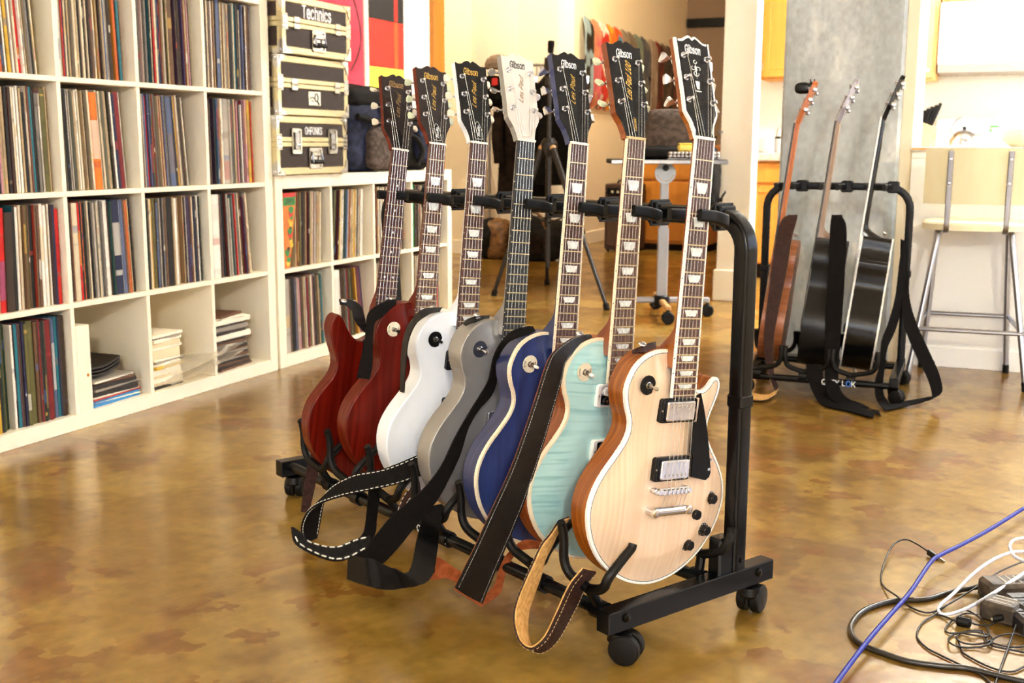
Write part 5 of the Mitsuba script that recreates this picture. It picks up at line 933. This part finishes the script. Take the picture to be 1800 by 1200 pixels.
k = thing('backpack', 'black backpack with a red patch hanging on the left post of the garment rack', 'backpack'); add(k, 'body', blob((4.84, 1.24, 1.34), (.14, .20, .26), 3, .015, 10, 21), 'cloth_black', True); add(k, 'patch', rbox(.012, .05, .06, (4.765, 1.19, 1.42), .004), 'cloth_red')
k = thing('duffel_bag', 'brown leather and black duffel bag on the floor below the coats', 'bag'); add(k, 'body', blob((4.72, 1.14, .16), (.30, .26, .32), 3, .03, 8, 31), 'leather_brown', True); add(k, 'flap', blob((4.66, 1.21, .17), (.25, .16, .33), 2.6, .03, 8, 32), 'nylon_black', True)
k = thing('duffel_bag', 'long black duffel bag on the floor under the black coat', 'bag'); add(k, 'body', blob((4.74, .78, .17), (.34, .44, .34), 3.4, .03, 8, 33), 'nylon_black', True); add(k, 'handle', tube(spline([(4.6, .66, .25), (4.57, .72, .38), (4.57, .82, .38), (4.6, .9, .25)], 18), .012, 8), 'leather_brown', True); add(k, 'pocket', blob((4.58, .80, .14), (.08, .26, .18), 3, .02, 9, 34), 'cloth_brown', True)
tp = thing('tripod', 'tall black camera tripod with a pan handle standing before the coats', 'tripod'); tc_ = np.array([2.649, -.131]); mat('tripod_metal', '#1d1a18', .35, .4)
hub = np.array([*tc_, .90]); add(tp, 'center_column', cyl((*tc_, .18), (*tc_, 1.28), .0135, 14), 'tripod_metal', 30); add(tp, 'hub', lathe([(0, -.05), (.03, -.05), (.05, -.01), (.05, .03), (.03, .06), (0, .06)], 20, hub), 'tripod_metal', 30)
for fx, fy in ((2.525, .176), (2.234, -.659), (3.19, .09)):
    f = np.array([fx, fy, .012]); d = f-hub; o = hub+np.array([d[0], d[1], 0])/np.hypot(d[0], d[1])*.045; l = add(tp, 'leg', join(cyl(o, o+(f-o)*.52, .019, 14), cyl(o+(f-o)*.5, o+(f-o)*.98, .0125, 12)), 'tripod_metal', 30)
    add(l, 'leg_lock', cyl(o+(f-o)*.49, o+(f-o)*.55, .0225, 14), 'black_plastic', 30); add(l, 'foot', cyl(o+(f-o)*.975, f-np.array([0, 0, .010]), .018, 12), 'black_rubber', 30); add(l, 'brace', cyl((*tc_, .45), o+(f-o)*.42, .006, 8), 'tripod_metal', 30)
    add(l, 'shoulder', trimesh.creation.icosphere(2, .021).apply_translation(o), 'buckle_tan', True)
add(tp, 'head', join(cyl((*tc_, 1.27), (*tc_, 1.33), .026, 16), rbox(.07, .055, .07, (*tc_, 1.36), .01), cyl((*tc_, 1.39), (*tc_, 1.43), .032, 18)), 'tripod_metal', 30)
ph = np.array(at_d(969, 72, 6.75)); h1 = np.array([*tc_, 1.36]); add(tp, 'pan_handle', cyl(h1, h1+(ph-h1)*.62, .006, 8), 'steel', 30); add(tp, 'handle_grip', cyl(h1+(ph-h1)*.58, ph, .017, 12, r1=.020, bev=.004), 'black_rubber', 30)

# ------------------------------------------------------------------ skateboard decks on the hallway wall
mat('deck_edge', '#8a7a78', .6)
DECKC = [('#1b1712', '#8aa0a8'), ('#d58a6a', '#c9606a'), ('#e8e2d2', '#c8322a'), ('#e8742a', '#e6b02e'), ('#3f93ac', '#d65a2a'), ('#8a7a66', '#a08e78'), ('#4a4038', '#7d7060'), ('#8f9a80', '#7a8a7c'), ('#6a6a66', '#4c5260'), ('#b09c88', '#9c8472'), ('#4c1f1a', '#7a2a22'), ('#6a5648', '#3c3430'), ('#5e4a3c', '#2c2420'), ('#7a3a2c', '#4a3a2e')]
DL = ['black', 'salmon', 'white and red', 'orange and yellow', 'blue and orange', 'brown', 'dark brown', 'sage green', 'slate', 'tan', 'maroon', 'mottled brown', 'dark patterned', 'rust']
for i in range(14):
    xd = 6.10+.215*i+(.10 if i > 8 else 0); zt = 2.06-.004*i; Ld = .80; wd = .104; zl = np.linspace(0, Ld, 26); a = np.linspace(-np.pi/2, np.pi/2, 8)
    lo = []
    for z in zl:
        e = min(z, Ld-z); w = wd*math.sqrt(max(1-(max(0, .10-e)/.10)**2, .0))+.002; k_ = max(0, .15-e)/.15; y = .94-.072+.05*k_*k_*1.1
        lo.append(np.array([(xd-w, y-.010, zt-z), (xd-w*.5, y+.0005, zt-z), (xd+w*.5, y+.0005, zt-z), (xd+w, y-.010, zt-z), (xd+w, y-.001, zt-z), (xd+w*.5, y+.010, zt-z), (xd-w*.5, y+.010, zt-z), (xd-w, y-.001, zt-z)]))
    m = loft(lo); m = join(m, tm(lo[0], [[0, j, j+1] for j in range(1, 7)]), tm(lo[-1], [[0, j+1, j] for j in range(1, 7)])); m = m if m.volume > 0 else (m.invert() or m)
    nm = f'deck_print_{DL[i].replace(" ", "_")}'
    A_, B_ = DECKC[i]
    def dt(p, n, uv, A_=A_, B_=B_, i=i): return mix(lin(A_), lin(B_), smoothstep(.47, .53, fbm(p.x*9+i*5, p.z*6+i*3, i*2.0, 3)))
    mat(nm, 0, .4, tex=dt); k = thing('skateboard_deck', f'{DL[i]} skateboard deck, {ORD[i]} in the row along the hallway wall', 'skateboard deck', 'skateboard decks on the hallway wall')
    add(k, 'board', m, nm, 30); add(k, 'wall_mount', rb(xd-.02, xd+.02, .875, .94, zt-.42, zt-.38, .002), 'black')

# ------------------------------------------------------------------ laptop table, amplifier, dresser, hanging backpack
lt = thing('laptop_table', 'rolling laptop table with a grey post in front of the wooden dresser', 'table'); TP = np.array([2.145, -1.0, 0]); td = np.array([.391, -.92, 0]); tn = np.array([.92, .391, 0]); LM = aff(TP, td, tn, (0, 0, 1)); LT = lambda n, m, mt, sm=False, **kw: add(kw.pop('parent', lt), n, m, mt, smooth=sm, M=LM, **kw)
mat('grey_paint', '#a5a8b0', .35, .3); mat('pale_blue', '#c9d6e2', .4)
LT('table_top', rb(-.30, .30, -.20, .20, .822, .846, .004), 'black'); LT('top_edge', rb(-.302, .302, -.204, -.199, .824, .843, .001), 'steel'); LT('post', rb(-.022, .022, -.015, .015, .10, .80, .004), 'grey_paint'); LT('sleeve', rb(-.028, .028, -.02, .02, .10, .48, .004), 'grey_paint')
ds = LT('tilt_disc', cyl((0, -.026, .772), (0, -.018, .772), .056, 36), 'pale_blue', 30); LT('knob', cyl((0, -.045, .800), (0, -.026, .800), .016, 18, bev=.003), 'black_plastic', 30, parent=ds); LT('dots', join(*[cyl((.042*math.sin(a), -.0275, .772-.042*math.cos(a)), (.042*math.sin(a), -.026, .772-.042*math.cos(a)), .0035, 8) for a in np.radians(range(-70, 80, 20))]), 'buckle_tan', parent=ds)
LT('base_bar', rb(-.19, .26, -.018, .018, .075, .105, .006), 'grey_paint'); LT('base_bar', rb(-.016, .016, -.30, .28, .070, .098, .006), 'buckle_tan'); LT('base_hub', cyl((0, 0, .055), (0, 0, .115), .045, 20, bev=.006), 'black_plastic', 30)
for a, b in ((-.18, 0), (.25, 0), (0, -.29), (0, .27)):
    c = LT('caster', cyl((a, b, .05), (a, b, .085), .010, 10), 'black_plastic', 30)
    for s in (-1, 1): LT('wheel', lathe([(0, 0), (.030, 0), (.033, .004), (.033, .016), (.029, .020), (0, .021)], 22, (a, b+s*.003, .033), (0, s, 0)), 'black_rubber', 30, parent=c)
cb = thing('padded_case', 'grey brown padded equipment case standing on the laptop table', 'case'); CBM = aff(TP+np.array([0, 0, .846]), td, tn, (0, 0, 1))
add(cb, 'body', blob((.02, .03, .145), (.27, .18, .24), 4.5, .006, 8, 41), 'nylon_grey', True, M=CBM); add(cb, 'base', blob((.0, .02, .035), (.34, .22, .07), 4, .006, 8, 42), 'nylon_black', True, M=CBM); add(cb, 'red_strap', tube(spline([(.15, -.05, .06), (.165, -.06, .12), (.155, -.05, .20)], 12), .012, 8), 'cloth_red', True, M=CBM)
sd = thing('bead_case', 'low tray of silver beads on the laptop table edge', 'tray'); add(sd, 'tray', rb(-.01, .27, -.19, -.10, .0, .006, .002), 'steel', M=CBM)
bd_ = []; [bd_.append(trimesh.creation.icosphere(1, .0105).apply_translation((.005+.0205*i, -.18+.02*j, .016+.016*l))) for i in range(13) for j in range(4) for l in range(2)]; add(sd, 'beads', join(*bd_), 'chrome', True, M=CBM, stuff=True)
yb_ = thing('yellow_block', 'small yellow plastic block on top of the silver beads', 'block'); mat('yellow_plastic', '#f0cf5a', .4); add(yb_, 'body', rbox(.078, .05, .034, (.085, -.145, .059), .008), 'yellow_plastic', M=CBM); add(yb_, 'lid', rbox(.072, .044, .008, (.085, -.145, .080), .003), 'yellow_plastic', M=CBM)
am = thing('amplifier', 'small dark brown guitar amplifier on the hallway floor', 'amplifier'); mat('tolex', 0, .8, tex=mottle('#3a251a', '#4a3122', 90)); mat('grille', 0, .9, tex=mottle('#4a362a', '#5d4638', 220))
add(am, 'cabinet', rb(5.72, 5.98, .27, .565, .015, .59, .012), 'tolex'); add(am, 'grille_cloth', rb(5.712, 5.724, .295, .54, .05, .46, .004), 'grille'); add(am, 'control_panel', rb(5.711, 5.724, .29, .545, .49, .555, .003), 'black'); add(am, 'handle', tube(spline([(5.85, .34, .585), (5.85, .36, .615), (5.85, .47, .615), (5.85, .49, .585)], 12), .009, 8), 'black_rubber', True)
for y in (.34, .39, .44, .49): add(am, 'knob', cyl((5.70, y, .522), (5.712, y, .522), .011, 12), 'cream_plastic', 30)
for x in (5.75, 5.95):
    for y in (.30, .535): add(am, 'foot', cyl((x, y, 0), (x, y, .016), .012, 10), 'black_rubber')
dr_ = thing('dresser', 'orange wooden dresser with three wide drawers in the hallway', 'dresser'); add(dr_, 'body', rb(6.02, 6.50, -.29, .46, .06, .90, .004), 'oak'); add(dr_, 'top', rb(6.0, 6.52, -.30, .475, .90, .925, .005), 'oak'); add(dr_, 'plinth', rb(6.05, 6.48, -.28, .45, 0, .06, .002), 'cloth_brown')
for i in range(3): d = add(dr_, 'drawer', rb(6.004, 6.03, -.275, .445, .085+i*.27, .335+i*.27, .006), 'oak'); add(d, 'knob', lathe([(0, 0), (.008, 0), (.015, .012), (.012, .02), (0, .022)], 14, (6.004, .085, .21+i*.27), (-1, 0, 0)), 'steel', 30)
bp = thing('backpack', 'dark backpack with loose straps hanging at the partition wall end', 'backpack'); add(bp, 'body', blob((2.82, -1.07, .72), (.14, .13, .38), 3, .02, 10, 51), 'nylon_black', True)
for i, ps in enumerate([[(2.86, -1.10, .97), (2.83, -1.06, .90), (2.79, -1.08, .80), (2.80, -1.115, .66), (2.84, -1.13, .55)], [(2.84, -1.13, .62), (2.80, -1.15, .60), (2.79, -1.165, .63), (2.80, -1.18, .655)], [(2.80, -1.02, .85), (2.77, -1.00, .70), (2.78, -1.03, .52)]]): add(bp, 'strap', sweep(spline(ps, 20), rrect(.030, .006, .002), up=(-1, 0, 0)), 'cloth_black', True)
add(bp, 'hook', tube([(2.90, -1.125, 1.0), (2.865, -1.115, .985), (2.855, -1.11, 1.01)], .005, 6), 'steel', True)

# ------------------------------------------------------------------ kitchen
struct('column_1', rb(1.22, 1.72, -2.269, -1.777, 0, H, .012), 'column_concrete', label='bare grey concrete column behind the small guitar rack')
struct('wall_column', rb(1.245, 1.72, -2.318, -2.269, 0, H, .003), 'wall_cream', label='cream strip of wall along the right side of the concrete column')
isl = thing('breakfast_bar', 'white breakfast bar with a thin counter top behind the bar stool', 'counter'); add(isl, 'panel', rb(1.235, 1.33, -5.2, -2.319, 0, .897, .002), 'kitchen_white'); add(isl, 'counter_top', rb(1.20, 1.85, -5.22, -2.319, .897, .915, .003), 'kitchen_white'); add(isl, 'counter_edge', rb(1.1965, 1.2005, -5.22, -2.321, .902, .912, .0005), 'oak_light')
add(isl, 'batten', rb(1.226, 1.236, -5.2, -2.32, .868, .897, .002), 'kitchen_white'); add(isl, 'kick_board', rb(1.226, 1.236, -5.2, -2.32, 0, .085, .002), 'kitchen_white')
def cabinet(label, y0, y1, z0, z1, xf, xb, m, doors, knob, drawer=False):
    c = thing('kitchen_cabinet', label, 'cabinet'); add(c, 'body', rb(xf+.02, xb, y0, y1, z0, z1, .003), m); n = len(doors)
    for a, b in doors:
        dz0, dz1 = z0+.012, (z1-.165 if drawer else z1-.012); d = add(c, 'door', join(rb(xf, xf+.02, a, a+.055, dz0, dz1, .004), rb(xf, xf+.02, b-.055, b, dz0, dz1, .004), rb(xf, xf+.02, a+.05, b-.05, dz0, dz0+.055, .004), rb(xf, xf+.02, a+.05, b-.05, dz1-.055, dz1, .004), rb(xf+.008, xf+.019, a+.04, b-.04, dz0+.04, dz1-.04, .006)), m)
        add(d, 'knob', lathe([(0, 0), (.006, 0), (.015, .012), (.013, .02), (0, .023)], 16, (xf, (a+.03 if knob == 'right' else b-.03), dz0+.05 if not drawer else dz1-.06), (-1, 0, 0)), 'white_plastic', 30, label='white round knob')
        add(d, 'hinge', rb(xf-.004, xf+.004, (b-.012 if knob == 'right' else a+.004), (b-.004 if knob == 'right' else a+.012), dz0+.05, dz0+.10, .001), 'nickel')
        if drawer: w = add(c, 'drawer', rb(xf, xf+.02, a, b, z1-.150, z1-.012, .006), m); add(w, 'knob', lathe([(0, 0), (.006, 0), (.015, .012), (.013, .02), (0, .023)], 16, (xf, (a+b)/2, z1-.08), (-1, 0, 0)), 'white_plastic', 30)
    return c
cabinet('orange oak wall cabinet left of the concrete column', -1.72, -1.002, 1.385, 2.4, 4.5, 4.83, 'oak', [(-1.355, -1.01), (-1.715, -1.365)], 'right')
cabinet('pale oak wall cabinet between column and cooker hood', -2.178, -1.73, 1.362, 2.4, 4.5, 4.83, 'oak_light', [(-2.155, -1.74)], 'right')
lc = cabinet('orange oak base cabinet with a drawer left of the column', -2.10, -1.002, .10, .815, 4.2, 4.82, 'oak', [(-1.50, -1.03), (-2.08, -1.52)], 'left', True); add(lc, 'plinth', rb(4.26, 4.8, -2.09, -1.002, 0, .10, .002), 'cloth_brown')
ct = thing('worktop', 'grey kitchen worktop with a low upstand beside the column', 'worktop'); add(ct, 'slab', rb(4.17, 4.848, -2.12, -1.0015, .816, .872, .006), 'counter_grey'); add(ct, 'upstand', rb(4.20, 4.848, -1.02, -1.0012, .872, .985, .004), 'counter_grey')
to = thing('toaster', 'chrome toaster on the grey worktop beside the column', 'toaster'); add(to, 'body', moved(prism(rrect(.26, .19, .06, 8), 0, .18, .03), aff((4.45, -1.27, .874), (0, 1, 0), (-1, 0, 0), (0, 0, 1))), 'chrome', 40); add(to, 'lever', rb(4.335, 4.35, -1.19, -1.16, .97, .985, .003), 'black_plastic')
hd_ = thing('range_hood', 'white microwave hood with vent louvres above the stove', 'hood'); add(hd_, 'body', rb(4.46, 4.85, -2.95, -2.186, 1.455, 1.86, .006), 'appliance_white'); add(hd_, 'bottom_trim', rb(4.455, 4.84, -2.95, -2.19, 1.402, 1.454, .003), 'hood_trim'); add(hd_, 'door_window', rb(4.452, 4.462, -2.88, -2.27, 1.52, 1.70, .004), 'appliance_white')
for i in range(7): add(hd_, 'louvre', rb(4.448, 4.462, -2.93, -2.20, 1.745+i*.014, 1.753+i*.014, .001), 'cream_plastic')
hc = cabinet('pale oak wall cabinet above the microwave hood', -2.95, -2.19, 1.87, 2.4, 4.5, 4.83, 'oak_light', [(-2.56, -2.2), (-2.94, -2.57)], 'right')
sv = thing('stove', 'white stove with a green lit clock on its back panel', 'stove'); add(sv, 'body', rb(4.2, 4.84, -2.95, -2.19, 0, .905, .006), 'appliance_white'); add(sv, 'back_panel', rb(4.72, 4.84, -2.95, -2.19, .905, 1.105, .008), 'appliance_white'); scene[numbered(sv+'__display')] = {**ply(rb(4.712, 4.722, -2.592, -2.535, 1.020, 1.062, .001), 'black'), 'emitter': {'type': 'area', 'radiance': {'type': 'rgb', 'value': [.15, 1.6, .12]}}}; mat('screen_dark', '#0c2a10', .3)
dsp = text('12:00', .020, .0006, True, width=.044); scene[numbered(sv+'__clock_digits')] = {**ply(moved(dsp, aff((4.7115, -2.5635, 1.041), (0, -1, 0), (0, 0, 1), (-1, 0, 0))), 'screen_dark'), 'emitter': {'type': 'area', 'radiance': {'type': 'rgb', 'value': [1.5, 9.0, 2.0]}}}
for y in (-2.72, -2.80, -2.88, -2.28, -2.36): add(sv, 'knob', cyl((4.695, y, 1.045), (4.722, y, 1.045), .02, 20, bev=.004), 'white_plastic', 30)
for x, y in ((4.36, -2.38), (4.58, -2.38), (4.36, -2.75), (4.58, -2.75)): add(sv, 'burner', lathe([(.085, 0), (.09, .004), (.085, .008), (.075, .004)], 28, (x, y, .905)), 'black_metal', 30)
kt = thing('kettle', 'shiny steel kettle with an arched handle on the stove', 'kettle'); add(kt, 'body', lathe([(0, 0), (.085, 0), (.098, .012), (.095, .05), (.075, .09), (.045, .112), (.02, .118), (0, .119)], 32, (4.58, -2.38, .914)), 'chrome', True); add(kt, 'handle', tube(spline([(4.58, -2.305, 1.0), (4.58, -2.30, 1.05), (4.58, -2.335, 1.10), (4.58, -2.38, 1.115), (4.58, -2.425, 1.10), (4.58, -2.46, 1.05), (4.58, -2.455, 1.0)], 24), .008, 10), 'steel', True); add(kt, 'spout', cyl((4.57, -2.455, .97), (4.56, -2.505, 1.02), .020, 14, r1=.011), 'chrome', 30); add(kt, 'lid_knob', trimesh.creation.icosphere(2, .013).apply_translation((4.58, -2.38, 1.043)), 'black_plastic', True)
ub = thing('knife_block', 'pale wooden knife block with dark handles on a cutting board by the stove', 'knife block'); add(ub, 'block', moved(rb(-.05, .05, -.075, .075, 0, .16, .006), aff((4.58, -2.085, .92), (1, 0, 0), (0, .94, .34), (0, -.34, .94))), 'oak_light')
for i in range(5): add(ub, 'knife', moved(join(rb(-.009, .009, -.011, .011, .155, .25+.012*i, .004), rb(-.001, .001, -.010, .010, .12, .16, .0004)), aff((4.58+.02*(i % 2), -2.03-.022*i, .93), (1, 0, 0), (0, .94, .34), (0, -.34, .94))), 'black_plastic')
cbd = thing('worktop', 'short white worktop between column and stove', 'worktop'); add(cbd, 'slab', rb(4.17, 4.848, -2.188, -2.122, .816, .906, .004), 'kitchen_white')
bw = thing('bowl', 'cream bowl standing on the breakfast bar', 'bowl'); add(bw, 'body', lathe([(0, 0), (.05, 0), (.10, .03), (.135, .07), (.14, .082), (.134, .082), (.095, .036), (.045, .008), (0, .007)], 36, (1.62, -2.745, .9155)), 'cream_plastic', True); add(bw, 'rim', lathe([(.138, .080), (.142, .084), (.136, .084)], 36, (1.62, -2.745, .9155)), 'cream_plastic', True)
for i, (y, w) in enumerate(((-1.55, .07), )): pass
# bar stool
st_ = thing('bar_stool', 'pale wooden bar stool with steel legs at the breakfast bar', 'bar stool'); SC = np.array([1.045, -2.585]); sy_ = np.array([.40, -.917]); sx_ = np.array([.998, .06]); SM = aff((SC[0], SC[1], 0), (*sx_, 0), (*sy_, 0), (0, 0, 1)); SM[:3, 1] *= 1; SM = aff((SC[0], SC[1], 0), (*sx_, 0), (-sx_[1], sx_[0], 0), (0, 0, 1))
ST = lambda n, m, mt, sm=False, **kw: add(kw.pop('parent', st_), n, m, mt, smooth=sm, M=SM, **kw)
ST('seat', prism([(.185*math.copysign(abs(math.cos(a))**.8, math.cos(a)), .195*math.copysign(abs(math.sin(a))**.8, math.sin(a))) for a in np.linspace(0, 2*np.pi, 44, endpoint=False)], .598, .628, .008), 'maple_ply', 40)
for y in (.105, -.105):
    ST('back_strut', sweep(spline([(-.13, y, .592), (-.19, y, .600), (-.205, y, .66), (-.215, y, .75), (-.235, y, .90)], 24), rrect(.020, .010, .003), up=(0, 1, 0)), 'steel', 40)
    for z in (.78, .87): ST('screw', lathe([(0, 0), (.006, 0), (.004, .003), (0, .0035)], 10, (-.225-(z-.78)*.15-.003, y, z), (-1, 0, 0)), 'chrome', 30)
bl = []
for z in np.linspace(.70, .91, 8): bl.append(np.array([(-.205-.13*(z-.70)+.035*(1-(yy/.2)**2)*-1+.040+t, yy, z) for t, ys in ((-.006, np.linspace(-.195, .195, 13)), (.006, np.linspace(.195, -.195, 13))) for yy in ys]))
bm = loft(bl); bm = join(bm, tm(bl[0], [[j, j+1, 24-j] for j in range(12)]+[[j, 24-j, 25-j] for j in range(12)]), tm(bl[-1], [[j, 24-j, j+1] for j in range(12)]+[[j, 25-j, 24-j] for j in range(12)])); bm = bm if bm.volume > 0 else (bm.invert() or bm); ST('backrest', bm, 'maple_ply', 40)
for x, y, fx, fy in ((-.12, .13, -.23, .215), (-.12, -.13, -.23, -.215), (.11, .13, .15, .165), (.11, -.13, .15, -.165)):
    ST('leg', tube(spline([(x*.2, y*.9, .590), (x*.8, y, .588), (x*1.03, y*1.04, .56), ((x+fx)/2, (y+fy)/2, .30), (fx, fy, .004)], 20), .0115, 12), 'steel', True); ST('foot_cap', cyl((fx, fy, 0), (fx+(x-fx)*.06, fy+(y-fy)*.06, .035), .0125, 12), 'black_rubber')
ft = [(-.195, .195, .215), (.138, .157, .235), (.138, -.157, .235), (-.195, -.195, .215)]
for a, b in zip(ft, ft[1:]+ft[:1]): ST('foot_rail', cyl(a, b, .009, 10), 'steel', 30)

# ------------------------------------------------------------------ cables and adapters on the floor
mat('cable_blue', '#0a1c86', .45, spec=.3); mat('cable_white', '#e6e6ee', .4); mat('cable_black', '#0b0a09', .4); mat('cable_thick', '#14110c', .28, spec=.6); mat('adapter_grey', 0, .55, tex=mottle('#2a221a', '#4a3e30', 40)); mat('adapter_black', '#0c0e14', .4); mat('teal_light', '#2ab89a', .4)
def cable(label, pts, r, m, z=None, n=70, name='cable'):
    k = thing(name, label, 'cable'); z = r if z is None else z
    p = spline([at_z(q[0], q[1], q[2] if len(q) > 2 else z) for q in pts], n); add(k, 'jacket', tube(p, r, 8), m, True); return k, p
kb_, _ = cable('bright blue network cable lying over the other cables', [(1830, 878, .02), (1800, 893, .02), (1740, 930, .022), (1690, 957, .03), (1655, 974, .034), (1635, 989, .032), (1600, 1040, .022), (1565, 1080, .022), (1530, 1120, .022), (1490, 1172, .016), (1450, 1228, .012)], .0046, 'cable_blue')
kt_, _ = cable('thick glossy black cable curving in a wide loop on the floor', [(1775, 1023, .02), (1726, 1030, .012), (1669, 1041), (1627, 1053), (1570, 1056), (1522, 1071), (1499, 1092), (1496, 1112), (1513, 1132), (1556, 1149), (1598, 1162), (1655, 1170), (1700, 1174), (1754, 1187), (1830, 1204)], .0054, 'cable_thick')
ku, pu = cable('thin black cable ending in a metal USB plug', [(1634, 971, .010), (1615, 958, .018), (1593, 948, .022), (1573, 955, .018), (1559, 976, .012), (1549, 1010, .004), (1553, 1030, .004), (1576, 1047, .014), (1598, 1065, .004), (1621, 1075, .004), (1641, 1075, .004), (1663, 1064, .012), (1706, 1038, .016), (1734, 1019, .02), (1768, 999, .02), (1830, 975, .02)], .0018, 'cable_black')
d = pu[0]-pu[3]; d /= np.linalg.norm(d); add(ku, 'plug_body', sweep([pu[0]-d*.004, pu[0]+d*.026], rrect(.013, .008, .002), up=(0, 0, 1)), 'cable_black'); add(ku, 'plug_metal', sweep([pu[0]+d*.026, pu[0]+d*.042], rrect(.0115, .0045, .0008), up=(0, 0, 1)), 'nickel')
cable('white cable bent into a narrow loop beside the adapters', [(1830, 966, .05), (1800, 969, .05), (1780, 970, .05), (1748, 982, .045), (1712, 1007, .035), (1678, 1041, .02), (1655, 1061, .009), (1650, 1074, .006), (1663, 1080, .006), (1697, 1070, .01), (1740, 1046, .03), (1800, 1007, .055), (1830, 990, .06)], .0036, 'cable_white')
cable('pale lilac cable curling at the right edge of the frame', [(1830, 945, .06), (1800, 945, .06), (1782, 949, .055), (1775, 960, .05), (1782, 976, .05), (1800, 986, .05), (1830, 998, .05)], .0036, 'cable_white')
cable('thin black cable running from the white loop down to the thick cable', [(1663, 1064, .008), (1644, 1079, .004), (1621, 1095, .003), (1612, 1118, .003), (1629, 1138, .003), (1655, 1152, .003), (1686, 1167, .003), (1730, 1190, .003), (1750, 1215, .003)], .0018, 'cable_black')
kf, _ = cable('thin black cable with a ferrite bead in the middle of the tangle', [(1641, 1078, .004), (1660, 1083, .005), (1680, 1091, .009), (1707, 1094, .009), (1715, 1097, .006), (1731, 1099, .004), (1745, 1096, .006), (1763, 1086, .012), (1800, 1076, .02)], .0018, 'cable_black')
a, b = at_z(1681, 1090, .010), at_z(1707, 1095, .010); add(kf, 'ferrite_bead', cyl(a, b, .0098, 16, bev=.003), 'black_rubber', 30)
def ell(cx, cy, rx, ry, a0, a1, n=18, z=.003, dz=.006): return [(cx+rx*math.cos(t), cy+ry*math.sin(t), z+dz*(.5+.5*math.sin(3*t))) for t in np.radians(np.linspace(a0, a1, n))]
cable('coiled thin black cable in two flat loops', ell(1706, 1124, 39, 14, 20, 380)+ell(1712, 1120, 30, 12, 20, 300)+[(1740, 1132, .004), (1770, 1140, .004), (1830, 1152, .004)], .0017, 'cable_black', n=220)
cable('thin black cable looping from the ferrite to the coil', [(1720, 1080, .006), (1695, 1078, .005), (1675, 1090, .004), (1662, 1104, .003), (1668, 1112, .003), (1690, 1112, .006), (1712, 1116, .008), (1735, 1118, .008), (1737, 1106, .006), (1725, 1088, .006), (1708, 1076, .006), (1690, 1070, .005)], .0016, 'cable_black', n=120)
cable('thin black cable sweeping from the coil to the bottom right', [(1684, 1126, .005), (1690, 1140, .003), (1697, 1150, .003), (1740, 1172, .003), (1777, 1180, .003), (1805, 1168, .004), (1830, 1150, .006)], .0018, 'cable_black')
cable('thin dark blue cable dropping from the adapters to the bottom edge', [(1786, 1098, .02), (1780, 1115, .012), (1768, 1149, .004), (1751, 1197, .004), (1742, 1230, .004)], .0020, 'adapter_black')
cable('thin blue grey cable arching between coil and right edge', [(1738, 1128, .004), (1760, 1116, .012), (1790, 1114, .012), (1806, 1126, .006), (1796, 1136, .004), (1770, 1136, .003), (1745, 1130, .003)], .0016, 'adapter_black')
def adapter(label, u, v, z, s, a, m, name='power_adapter', extra=None):
    p = at_z(u, v, z); k = thing(name, label, 'adapter'); M = rotz(math.radians(a), (p[0], p[1], 0)); add(k, 'body', moved(rbox(s[0], s[1], s[2], (0, 0, s[2]/2), .007), M), m)
    for i in range(3): add(k, 'ridge', moved(rbox(.004, s[1]*.6, .003, (-s[0]*.25+i*.016, 0, s[2]), .001), M), 'cable_black' if m != 'adapter_grey' else 'counter_grey')
    return k
adapter('grey brown power strip at the right edge of the frame', 1792, 1030, .03, (.15, .062, .045), -62, 'adapter_grey', 'power_strip'); adapter('black plug adapter lying against the power strip', 1800, 1062, .03, (.085, .05, .04), 28, 'adapter_black'); adapter('dark blue plug adapter nearest the coiled cable', 1806, 1092, .02, (.075, .045, .035), 24, 'adapter_black'); adapter('grey brown rounded adapter under the black plug', 1762, 1072, .02, (.06, .07, .04), -20, 'adapter_grey')
for i, (a, b) in enumerate((((1738, 1052, .022), (1756, 1049, .03)), ((1746, 1088, .012), (1764, 1084, .02)))):
    kk = thing('cable_plug', ['small black barrel plug beside the power strip', 'small black cable grip beside the blue adapter'][i], 'plug'); p, q = at_z(*a), at_z(*b); add(kk, 'grip', cyl(p, q, .0062, 12, bev=.002), 'black_rubber', 30); add(kk, 'tip', cyl(p-(q-p)*.2, p, .0034, 10), 'nickel', 30)
